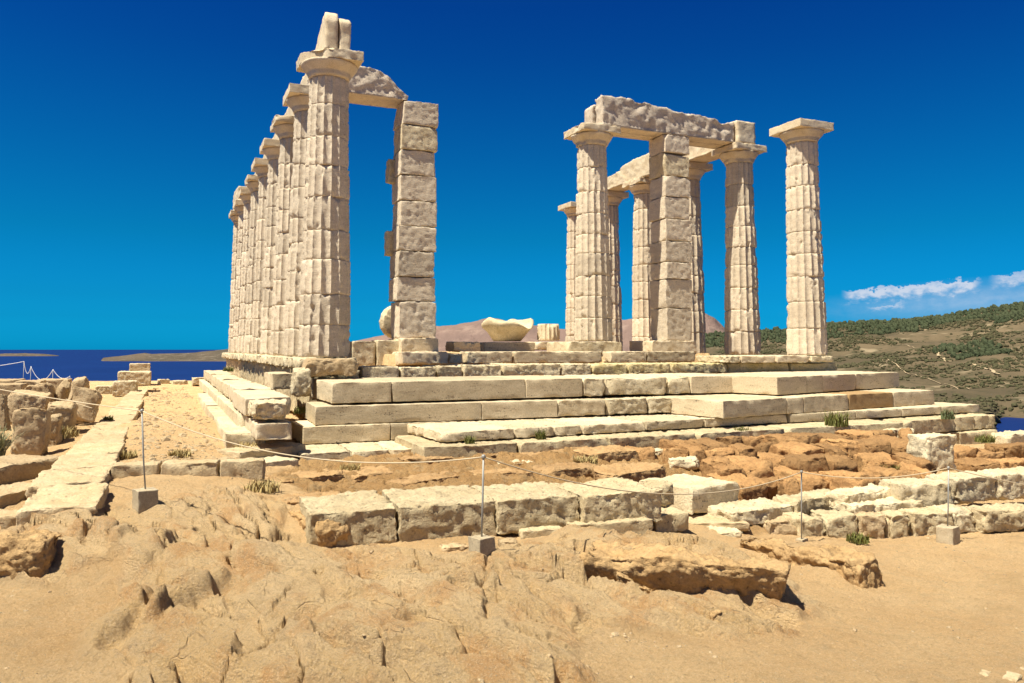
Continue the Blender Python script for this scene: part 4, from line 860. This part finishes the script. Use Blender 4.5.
B('rock_ledge', 'low tan ledge stone left of the walkway near end', 'rock', -40, 503, 62, 482, -1.22, 16, .5, M_TAN, 'rough', sink=.12)
B('rock_ledge', 'flat tan slab below the tumbled blocks at the left edge', 'rock', -40, 473, 66, 455, -1.19, 14, .8, M_TAN, 'rough', sink=.12)
B('rock_ledge', 'rough pale rock in front of the walkway at the left edge', 'rock', -50, 520, 58, 512, -1.30, 16, .42, M_TAN, 'rough', sink=.15)
tum = [  # x0,x1,ytop,ybot, b, depth, style, label
 (8, 43, 404, 452, -2.6, .55, 'boulder', 'biggest tumbled boulder left of the walkway, upright and dark-cracked'),
 (40, 56, 412, 440, -1.6, .45, 'boulder', 'small dark tumbled stone right of the biggest boulder'),
 (44, 70, 401, 430, -.8, .5, 'rock', 'squarish tumbled stone with a flat slanting top beside the grass'),
 (62, 92, 386, 415, .6, .6, 'boulder', 'rounded tumbled boulder at the right end of the heap'),
 (68, 84, 375, 402, 2.0, .6, 'boulder', 'pointed tumbled stone at the top right of the heap'),
 (2, 40, 391, 420, -.6, .5, 'rock', 'long tilted tumbled stone behind the biggest boulder'),
 (-14, 6, 394, 425, -1.4, .5, 'rock', 'tumbled stone cut by the left picture edge'),
 (30, 56, 383, 402, 2.2, .6, 'rock', 'tan tumbled block in the middle of the heap'),
 (54, 67, 380, 398, 2.6, .6, 'boulder', 'egg-shaped tumbled stone in the middle of the heap'),
 (-10, 22, 384, 398, 3.4, .9, 'worn', 'flat slab-like block at the left of the heap top'),
 (14, 40, 381, 390, 4.6, 1.0, 'worn', 'flat pale block at the top of the heap'),
 (36, 68, 379.5, 386, 6.0, 1.0, 'worn', 'long flat block along the far edge of the heap'),
 (-20, 18, 380, 387, 6.6, 1.2, 'worn', 'far flat block at the heap edge by the sea')]
for x0, x1, yt, yb, b, dep, sty, lab in tum:
    q0, q1 = upb(x0, yb, b), upb(x1, yb, b); zt = upb((x0+x1)/2, yt, b)[2]; zb = min(upb((x0+x1)/2, yb, b)[2], zt-.2)
    ex = (q1-q0)*(.12 if sty != 'worn' else 0); PB('tumbled_block', lab, 'stone block', q0-ex, q1+ex, zt, zt-zb, dep, M_TAN, sty, group='tumbled blocks left of the walkway', sink=.5 if b > 1 else .15, tilt=(rnd.uniform(-.22, .22), rnd.uniform(-.28, .28)) if sty != 'worn' else (0, 0),
       **({'r': .17, 'big': .06, 'planes': (18, .60, .90)} if sty == 'boulder' else {'r': .08, 'big': .04} if sty == 'rock' else {}))
far = [(129, 150, 363.5, 371, 19.5, 1.0, 'worn', 'drum-like pale block topping the far end of the walkway'),
 (117, 151, 371.5, 383, 16.2, 1.0, 'rough', 'wide rough block under the drum-like one at the walkway end'),
 (112, 137, 381, 393, 12.0, .9, 'rough', 'dark-sided block lying on the walkway before its far end'),
 (95, 112, 386, 392, 15.0, .9, 'rough', 'low pale stone left of the walkway far end')]
far += [(157, 170, 379, 384, 20.5, .7, 'rock', 'small pale stone at the far edge of the soil strip, leftmost'), (172, 188, 380, 384, 20.0, .6, 'rock', 'low flat stone at the far edge of the soil strip'), (192, 207, 377.5, 383, 19.0, .8, 'rough', 'pale stone at the far edge of the soil strip beside the kerb')]
for x0, x1, yt, yb, b, dep, sty, lab in far: single('stone_block', lab, 'stone block', x0, x1, yt, yb, b, dep, M_ROUGH, sty, sink=.1, group='blocks at the walkway far end')

# ------------------------------------------------------------------ near wall and stones right of it
wall = [
 (309, 513, 398.5, 506.5, -1.33, 36, 1.0, M_POROS, 'wall', 'left end block of the near wall, dark pitted front'),
 (399, 506.5, 497, 500, -1.33, 40, 1.0, M_POROS, 'wall', 'second block from the left in the near wall, pitted'),
 (497, 500, 579, 494.5, -1.32, 30, .95, M_POROS, 'wall', 'eroded block of the near wall beside the dark vertical gap'),
 (584, 495, 664, 488.5, -1.31, 29, .85, M_POROS, 'wall', 'squared grey-fronted block right of the gap in the near wall'),
 (520, 530, 566, 528, -1.60, 12, .3, M_POROS, 'worn', 'low footing stone under the eroded wall block'),
 (572, 525, 655, 518.5, -1.575, 14, .4, M_POROS, 'worn', 'thin footing slab under the squared grey-fronted block'),
 (655, 515, 691, 511.5, -1.60, 15, .4, M_POROS, 'worn', 'footing block at the right end of the near wall'),
 (653, 485.5, 679, 483, -1.35, 22, .4, M_POROS, 'rock', 'upright rounded stone closing the near wall at right'),
 (692, 489, 741, 481, -1.50, 21, .9, M_ROUGH, 'worn', 'big flat-topped pale block behind the sandy slab'),
 (688, 522.5, 752, 522.5, -1.83, 5, .75, M_SLAB, 'worn', 'sandy flat slab lying right of the near wall'),
 (733, 512, 797, 504, -1.72, 12, .55, M_ROUGH, 'rough', 'jagged white rock right of the sandy slab'),
 (712, 531, 747, 530, -1.85, 16, .4, M_ROUGH, 'rock', 'small white boulder in front of the sandy slab'),
 (440, 547, 472, 545, -1.62, 5, .18, M_TAN, 'rock', 'flat tan stone lying left of the middle post foot'),
 (472, 541, 497, 540, -1.60, 7, .2, M_TAN, 'rock', 'small tan stone behind the middle post foot'),
 (497, 541, 520, 540, -1.60, 7, .2, M_TAN, 'rock', 'small tan stone between post foot and footing stone')]
for x0, y0, x1, y1, zt, hp, dep, mat, sty, lab in wall:
    B('wall_block' if dep > .5 else 'footing_stone', lab, 'stone block', x0, y0, x1, y1, zt, hp, dep, mat, sty, sink=.06, gap=-.01 if sty == 'wall' else .01, **({'r': .06} if sty == 'rock' else {}))
rw = [
 (768, 521, 800, 519, -1.83, 20, .4, M_TAN, 'rock', 'brown hollowed rock at the left end of the lower right wall'),
 (801, 518.5, 825, 517, -1.80, 23, .45, M_POROS, 'rough', 'grey block behind the third post in the lower right wall'),
 (826, 515.5, 861, 514, -1.78, 25, .45, M_POROS, 'rough', 'square pitted block right of the third post'),
 (862, 515, 887, 514, -1.78, 24, .42, M_TAN, 'rough', 'tan block in the middle of the lower right wall'),
 (888, 514.5, 913, 513.5, -1.78, 24, .42, M_POROS, 'rough', 'narrow grey block in the lower right wall'),
 (914, 513, 956, 511, -1.77, 27, .42, M_POROS, 'rough', 'grey block behind the fourth post in the lower right wall'),
 (957, 511, 985, 508, -1.76, 22, .5, M_ROUGH, 'rock', 'pale sloping block right of the fourth post'),
 (985, 511, 1050, 506, -1.76, 18, .45, M_POROS, 'rough', 'grooved grey block at the right picture edge, lower row'),
 (797, 500, 850, 492, -1.66, 14, .4, M_POROS, 'rough', 'dark-fronted block of the upper right row, leftmost'),
 (848, 494, 899, 487, -1.60, 12, .4, M_ROUGH, 'rough', 'white block of the upper right row left of the long flat one'),
 (853, 505, 925, 500, -1.70, 9, .42, M_ROUGH, 'rough', 'long flat pale stone between the two right wall rows'),
 (900, 484, 956, 482, -1.52, 26, .5, M_ROUGH, 'rough', 'large white pitted block behind the top of the fourth post'),
 (957, 478, 1000, 474, -1.50, 22, .5, M_ROUGH, 'rough', 'white pitted block in the upper right row near the edge'),
 (1000, 474, 1060, 470, -1.49, 22, .5, M_ROUGH, 'rough', 'white block of the upper right row cut by the picture edge'),
 (926, 436, 958, 434.5, -1.20, 33, .45, M_ROUGH, 'rough', 'upright square white block standing among the ochre rubble'),
 (876, 430, 921, 428, -1.36, 9, .5, M_ROUGH, 'rock', 'low white boulder under the shaded foundation blocks'),
 (846, 426, 892, 423.5, -1.33, 6, .5, M_ROUGH, 'rock', 'flat white stone beside the green tuft under the long step'),
 (667, 458, 702, 458.5, -1.48, 8, .5, M_ROUGH, 'rock', 'pale lens-shaped rock behind the flat-topped block'),
 (1006, 434, 1060, 430, -1.62, 14, .6, M_ROUGH, 'rock', 'pale grey rock at the right picture edge beside the platform end'),
 (655, 450, 672, 449, -1.42, 8, .4, M_ROUGH, 'rock', 'small pale rock at the left end of the ochre rubble')]
for x0, y0, x1, y1, zt, hp, dep, mat, sty, lab in rw:
    B('wall_block', lab, 'stone block', x0, y0, x1, y1, zt, hp, dep, mat, sty, sink=.08, gap=.008, group='blocks of the right wall' if y0 > 470 else None, **({'r': .10} if sty == 'rock' else {'r': .06}))

# ochre rubble bank below the steps: rows of rocks from the steps down to the wall
rows = [('top', -1.325, 442, 432, 690, 900, 12, 10), ('upper', -1.36, 450, 442, 660, 922, 12, 15), ('middle', -1.43, 463, 456, 704, 922, 9, 22), ('lower', -1.56, 481, 470, 742, 924, 8, 24)]
for nm, zt, ya, yb, xa, xb, n, hp in rows:
    cut = np.sort(np.cumsum([rnd.uniform(.6, 1.4) for _ in range(n)])); cut = xa+(cut-cut[0]+.0)/(cut[-1]-cut[0])*(xb-xa) if n > 1 else cut
    cut = np.concatenate([[xa-16], cut[:-1], [xb]]) if nm in ('upper',) else np.concatenate([cut, [xb+16]])[:n+1]
    for i in range(n):
        f = (cut[i]-xa)/(xb-xa); y0 = ya+(yb-ya)*f+rnd.uniform(-2, 2); y1 = y0+(yb-ya)*(cut[i+1]-cut[i])/(xb-xa)+rnd.uniform(-1.5, 1.5)
        B('rubble_rock', f'ochre rubble rock, {ORD[i]} from the left in the {nm} row below the steps', 'rock', cut[i], y0, cut[i+1]+2, y1, zt+rnd.uniform(-.05, .05), hp*rnd.uniform(.85, 1.2), rnd.uniform(.65, 1.0), M_OCHRE, 'rock', group='ochre rubble below the steps', sink=.12,
          tilt=(rnd.uniform(-.14, .14), rnd.uniform(-.12, .12)), r=.10, rough=.014, big=.05, freq=3.0, planes=(16, .72, .93))
for i, (x0, y0, x1, y1, zt, hp, lab) in enumerate([(957, 449, 985, 447, -1.62, 16, 'ochre rock just right of the upright white block'), (984, 452, 1010, 450, -1.68, 14, 'ochre rock with a dark hollow near the right picture edge'), (1004, 445, 1045, 444, -1.66, 16, 'ochre rock cut by the right picture edge'), (975, 463, 1010, 461, -1.72, 8, 'low mossy ochre rock behind the white wall blocks'), (1000, 461, 1050, 458, -1.70, 10, 'ochre slab behind the last white wall block'),
   (838, 470, 862, 469, -1.62, 14, 'pink round stone among the lower ochre rubble'), (800, 476, 826, 475, -1.72, 12, 'brown chunk at the front foot of the ochre rubble')]):
    B('rubble_rock', lab, 'rock', x0, y0, x1, y1, zt, hp, .6, M_OCHRE, 'rock', sink=.15, r=.10, rough=.014, big=.05, group='ochre rubble below the steps')
# bedrock ledges on the terrace behind the near wall
led = [(287, 500, 349, 496, -1.40, 11, .55, 'flat ledge rock with a dark undercut at the left terrace end'), (403, 459, 461, 455.5, -1.40, 7, .5, 'reddish flat ledge with a dark undercut below the left steps'), (462, 457, 500, 455, -1.42, 5, .5, 'low ledge right of the reddish undercut one'),
 (530, 452, 598, 447, -1.38, 9, .6, 'long ochre ledge under the long low step'), (590, 452, 646, 448, -1.37, 16, .6, 'thick dark-faced ochre ledge left of the rubble bank'), (300, 478, 352, 472, -1.45, 7, .7, 'low ochre ledge behind the left terrace end'),
 (352, 474, 402, 469, -1.46, 6, .7, 'thin ochre ledge in the middle of the terrace'), (400, 482, 470, 475, -1.46, 6, .6, 'wide thin ledge behind the near wall'), (480, 476, 540, 470, -1.46, 7, .6, 'ochre ledge right of the middle post'),
 (545, 470, 612, 464, -1.45, 8, .6, 'stepped ochre ledge behind the eroded wall block'), (612, 472, 668, 466, -1.46, 9, .6, 'ochre ledge sloping to the right end of the near wall'), (503, 463, 540, 461, -1.45, 4, .4, 'pale flat stone set in the ochre terrace'), (262, 482, 300, 478, -1.42, 10, .6, 'brown ledge at the curb end beside dry grass')]
for x0, y0, x1, y1, zt, hp, dep, lab in led:
    B('rock_ledge', lab, 'rock', x0, y0, x1, y1, zt, hp, dep, M_ROUGH if 'pale' in lab else M_LEDGE, 'rock', sink=.10, r=.05, rough=.016, big=.035, strata=.05, group='ledges of the ochre terrace', tilt=(rnd.uniform(-.04, .04), rnd.uniform(-.05, .05)))

# foreground outcrops: long rocks lying along the strata
def hit(x, y):
    p = upz(x, y, -1.6)
    for _ in range(10): p = upz(x, y, gh(p[0], p[1]))
    return p
def outcrop(label, f0, f1, hp, wd, mat, seed, hr=None):
    """front foot from photo point f0 to f1, hp pixels tall at its left and right end, wd metres deep"""
    p0, p1 = hit(*f0), hit(*f1); Ln, d, n = frame(p0, p1); c = (p0+p1)/2; c[:2] += n*wd/2
    hh = [h*pr(p)[2]/F for h, p in zip(hp, (p0, p1))]; H = max(hh)+.15; slope = ((p1[2]+hh[1])-(p0[2]+hh[0]))/Ln
    me = block_mesh(Ln, wd, H, seed, r=.10, rough=.022, freq=2.4, cell=.018, chip=.8, big=.12, maxn=120, planes=(14, .80, .97), fine_a=.016)
    for v in me.vertices:
        if v.co.y < 0: v.co.y += 0.14*wd*max(0., 1-(v.co.z-.12)/(.6*(H-.12)))*min(1, -v.co.y/(.3*wd))
    zc = ((p0[2]+hh[0])+(p1[2]+hh[1]))/2-H
    return tag(obj('rock_outcrop', me, mat, None, (c[0], c[1], zc), rot=(-.10, -math.atan(slope), math.atan2(d[1], d[0]))), label, 'rock')
outcrop('long brown outcrop with a dark undercut right end in the foreground', (572, 572), (796, 614), (20, 40), .80, M_BED, 501)
outcrop('lower brown outcrop between the long one and the right wall', (722, 550), (854, 590), (18, 28), .5, M_BED, 503)
outcrop('thin slab-like rock splinter in front of the long outcrop', (604, 580), (650, 598), (11, 10), .16, M_BED, 505)
outcrop('flat rock splinter below the undercut end of the long outcrop', (716, 618), (782, 628), (7, 6), .14, M_BED, 506)
outcrop('dark-sided rock at the left picture edge in the foreground', (-40, 592), (44, 584), (50, 46), .40, M_BED, 507)
outcrop('low rounded bedrock hump beside the near wall left end', (272, 528), (314, 546), (22, 22), .4, M_BED, 509)

# ------------------------------------------------------------------ rope barrier
def tube(pts, r, n=7):
    pts = [np.array(p, float) for p in pts]; V = []; Fc = []
    for i, p in enumerate(pts):
        d = pts[min(i+1, len(pts)-1)]-pts[max(i-1, 0)]; d /= np.linalg.norm(d); u = np.cross(d, [0, 0, 1.]); 
        if np.linalg.norm(u) < 1e-3: u = np.array([1., 0, 0])
        u /= np.linalg.norm(u); v = np.cross(u, d)
        for k in range(n): a = 2*math.pi*k/n; V.append(p+r*(math.cos(a)*u+math.sin(a)*v))
    for i in range(len(pts)-1):
        for k in range(n): Fc.append((i*n+k, i*n+(k+1) % n, (i+1)*n+(k+1) % n, (i+1)*n+k))
    Fc.append(tuple(range(n))[::-1]); Fc.append(tuple((len(pts)-1)*n+k for k in range(n)))
    return V, Fc
posts = [((145, 509), (142, 411), 20, 'left rope post on a square cement foot before the curb'), ((481.5, 557), (483.5, 457), 21, 'middle rope post on a cement foot in front of the near wall'),
 ((801.5, 541), (801.5, 472), 0, 'third rope post standing at the lower right wall'), ((948, 543), (948.5, 468), 17, 'right rope post on a small cement foot near the picture edge')]
tops = []
for (bx, by), (tx, ty), foot, lab in posts:
    p = hit(bx, by)
    d = np.linalg.norm((p-CAM)[:2]); r_ = ray(tx, ty); tq = CAM+r_*(((p-CAM)[:2] @ (p-CAM)[:2])/(r_[:2] @ (p-CAM)[:2])); hh = tq[2]-p[2]
    foot = foot*pr(p)[2]/F; t = thing('rope_post', lab, 'rope post', p, 0, 'rope barrier posts'); fh = foot if foot else .04
    V, Fc = tube([(0, 0, fh-.03), ((tq-p)[0]*.5, (tq-p)[1]*.5, hh*.5), ((tq-p)[0], (tq-p)[1], hh)], .0075); obj('rod', mesh('rod', V, Fc), M_ROD, t)
    V, Fc = lathe([(.012, 0), (.016, .008), (.016, .022), (.010, .03)], 12); obj('eyelet', mesh('eyelet', V, Fc), M_ROD, t, ((tq-p)[0], (tq-p)[1], hh-.012))
    if foot: obj('foot', block_mesh(foot, foot, foot+.06, nseed(), r=.012, rough=.006, cell=.03), M_CONC, t, (0, 0, -.06), .3)
    else: obj('foot', block_mesh(.12, .10, .07, nseed(), r=.01, rough=.006, cell=.03), M_CONC, t, (0, 0, -.04), .3)
    tops.append(tq)
def rope(label, p, q, sag, rad=.0052, mat=None, name='barrier_rope'):
    pts = [p+(q-p)*f-np.array([0, 0, sag*4*f*(1-f)]) for f in np.linspace(0, 1, 41)]; c = (p+q)/2
    V, Fc = tube([x-c for x in pts], rad); return tag(obj(name, mesh('rope', V, Fc), mat or M_ROPE, None, c), label, 'rope')
rope('rope sagging between the left and middle posts', tops[0], tops[1], .20)
rope('rope sagging between the middle and third posts', tops[1], tops[2], .26)
rope('rope sagging between the third and right posts', tops[2], tops[3], .09)
rope('rope running from the right post out of the picture', tops[3], upd(1120, 500, 9.5), .03)
rope('rope coming in over the tumbled blocks to the left post', upd(-60, 378, 9.5), tops[0], .02)
rope('short rope end lying over the tumbled boulders', upd(66, 399, 15), upd(92, 408, 13), .01)
# thin white rope fence along the cliff edge, far left
fp = [upd(x, y, 24) for x, y in ((-60, 371), (24, 361.5), (31, 366.5), (53, 369.5), (70, 376))]
for i in range(4): rope(['white rope stretched along the cliff edge at the far left', 'first drooping loop of the white cliff rope', 'second drooping loop of the white cliff rope', 'last drooping loop of the white cliff rope'][i], fp[i], fp[i+1], (.05, .28, .36, .16)[i], .008, M_WROPE, 'cliff_rope')
for i in range(1, 5):
    p = fp[i]; V, Fc = tube([(0, 0, 0), (0, 0, 2.0)], .006)
    tag(obj('fence_rod', mesh('rod', V, Fc), M_ROD, None, (p[0], p[1], p[2]-2.0)), f'thin rod holding the white cliff rope, {ORD[i-1]} from the left', 'fence rod', 'rods of the cliff rope')

# ------------------------------------------------------------------ small plants and pebbles
def tuft_mesh(n, h, spread, seed, wide=.012):
    rg = random.Random(seed); V = []; Fc = []
    for _ in range(n):
        a = rg.uniform(0, 6.283); r0 = spread*.6*rg.random()**.5; x, y = r0*math.cos(a), r0*math.sin(a); b = rg.uniform(0, 6.283); ln = h*rg.uniform(.45, 1.1); lean = rg.uniform(.1, .75)
        wx, wy = -math.sin(b)*wide, math.cos(b)*wide; pv = None
        for k in range(4):
            f = k/3; px_, py_, pz = x+math.cos(b)*ln*lean*f*f, y+math.sin(b)*ln*lean*f*f, ln*f*(1-.25*lean*f); s = 1-f*.85
            V += [(px_-wx*s, py_-wy*s, pz), (px_+wx*s, py_+wy*s, pz)]
            if k: i = len(V)-4; Fc.append((i, i+1, i+3, i+2))
    return mesh('tuft', V, Fc)
tufts = [  # x, y, z, height, spread, mat, label
 (836, 425, -1.27, .30, .35, M_GRASS, 'bright green tuft growing under the long low step'), (352, 372, -.75, .0, 0, None, ''), (300, 393, -.78, .26, .25, M_GRASS, 'green tuft in the gap left of the upper step'),
 (252, 417, -1.15, .22, .22, M_GRASS, 'green tuft on the nearest flank kerb stone'), (236, 408, -1.15, .2, .2, M_GRASS, 'green tuft between two flank kerb stones'), (221, 396, -1.15, .22, .25, M_GRASS, 'green tuft along the flank kerb, farther back'),
 (228, 371, -.6, .2, .3, M_GRASS, 'green fringe at the far foot of the seaward columns'), (500, 364.5, -.42, .16, .12, M_GRASS, 'small green tuft in a joint of the rough white course'), (571, 395, -.75, .14, .14, M_GRASS, 'tuft at the foot of the smooth upper step end'),
 (529, 417.5, -1.09, .18, .16, M_GRASS, 'dark tuft growing from the joint above the long low step'), (541, 438, -1.26, .16, .13, M_GRASS, 'tuft in front of the long low step, right of its left end'), (470, 443, -1.27, .14, .12, M_GRASS, 'tuft at the left end of the long low step'),
 (62, 437, -1.28, .22, .4, M_DRY, 'dry grass patch between the tumbled blocks and the walkway'), (50, 441, -1.3, .25, .3, M_BUSH, 'greenish weed at the foot of the tumbled boulders'), (262, 490, -1.38, .14, .3, M_DRY, 'dry grass at the curb end beside the brown ledge'),
 (246, 450, -1.33, .14, .3, M_DRY, 'dry grass behind the right curb stone'), (108, 420, -1.2, .12, .15, M_GRASS, 'green weed along the walkway right edge'), (948, 418, -1.28, .22, .22, M_BUSH, 'grey-green bush in front of the shaded foundation blocks'),
 (742, 433, -1.33, .14, .25, M_GRASS, 'sparse green growth above the ochre rubble'), (670, 437, -1.38, .12, .3, M_GRASS, 'mossy growth at the left top of the ochre rubble'), (985, 441, -1.6, .16, .3, M_GRASS, 'green growth under the lowest foundation blocks'),
 (203, 505, -1.36, .07, .1, M_DRY, 'small dry weed on the soil below the curb'), (180, 455, -1.28, .10, .25, M_DRY, 'dry weeds just behind the middle curb stone'), (128, 457, -1.28, .12, .2, M_DRY, 'dry weeds behind the left curb stone'), (350, 470, -1.5, .12, .25, M_DRY, 'straw tuft on the ochre terrace below the left steps'),
 (585, 462, -1.5, .12, .3, M_DRY, 'straw tuft on the ochre terrace behind the eroded wall block'), (690, 500, -1.8, .12, .2, M_GRASS, 'small green tuft beside the sandy flat slab'), (893, 470, -1.65, .14, .3, M_GRASS, 'green growth at the lower edge of the ochre rubble'),
 (858, 540, -1.98, .10, .2, M_GRASS, 'thin green weed at the foot of the lower right wall'), (300, 412, -1.0, .14, .2, M_GRASS, 'green weed in the corner beside the middle step end')]
for i, (x, y, z, h, sp, mat, lab) in enumerate(tufts):
    if not mat: continue
    p = upz(x, y, z); tag(obj('grass_tuft', tuft_mesh(int(60+sp*420), h, sp, i+3), mat, None, (p[0], p[1], z-.02)), lab, 'grass tuft', 'tufts among the stones')
p = upb(-7, 452, -3.4); tag(obj('sage_shrub', tuft_mesh(420, .50, .20, 77, .010), M_SAGE, None, (p[0], p[1], -1.35)), 'grey-green shrub at the left picture edge beside the biggest boulder', 'shrub')
def pebbles():
    rs = np.random.RandomState(9); n = 4200; ang = np.radians(rs.uniform(-36, 36, n))+YAW; r = 3.2*(11/3.2)**rs.rand(n)
    P = np.stack([CAM[0]+np.sin(ang)*r, CAM[1]+np.cos(ang)*r], 1)
    n2 = 1500; Q = np.stack([rs.uniform(-3.4, -2.15, n2), -5.8+24*rs.rand(n2)**1.6], 1); P = np.concatenate([P, Q])
    h = base_h(P); rk, tr_, dt = detail(P); rk = np.maximum(rk, tr_); it = []; cl_ = fbm(np.stack([P[:, 0]*1.4, P[:, 1]*1.4, 0*h+91], 1), 3)
    for i in range(len(P)):
        s = rs.gamma(1.2, .0042)+.002 if i < n else rs.gamma(1.8, .011)+.006
        if i < n and ((rk[i] > .5 and rs.rand() < .6) or cl_[i] < rs.rand()*.5-.15): continue
        it.append(((P[i, 0], P[i, 1], h[i]+dt[i]-s*.05), s, rs.uniform(.45, .75)))
    blob_stuff('pebbles', it, M_TAN)
pebbles()

# two flat stones half sunk in the right-hand path
for x, y, wd, lab in ((985, 672, .12, 'pale flat stone sunk in the path, left of two'), (1012, 677, .14, 'pale flat stone sunk in the path at the corner of the picture')):
    p = upz(x, y, -1.66)
    for _ in range(8): p = upz(x, y, gh(p[0], p[1])+.01)
    tag(obj('path_stone', block_mesh(wd, wd*.6, .05, nseed(), r=.02, rough=.01, cell=.02), M_SLAB, None, (p[0], p[1], p[2]-.04), .4), lab, 'stone')
scene.cycles.max_bounces = 6
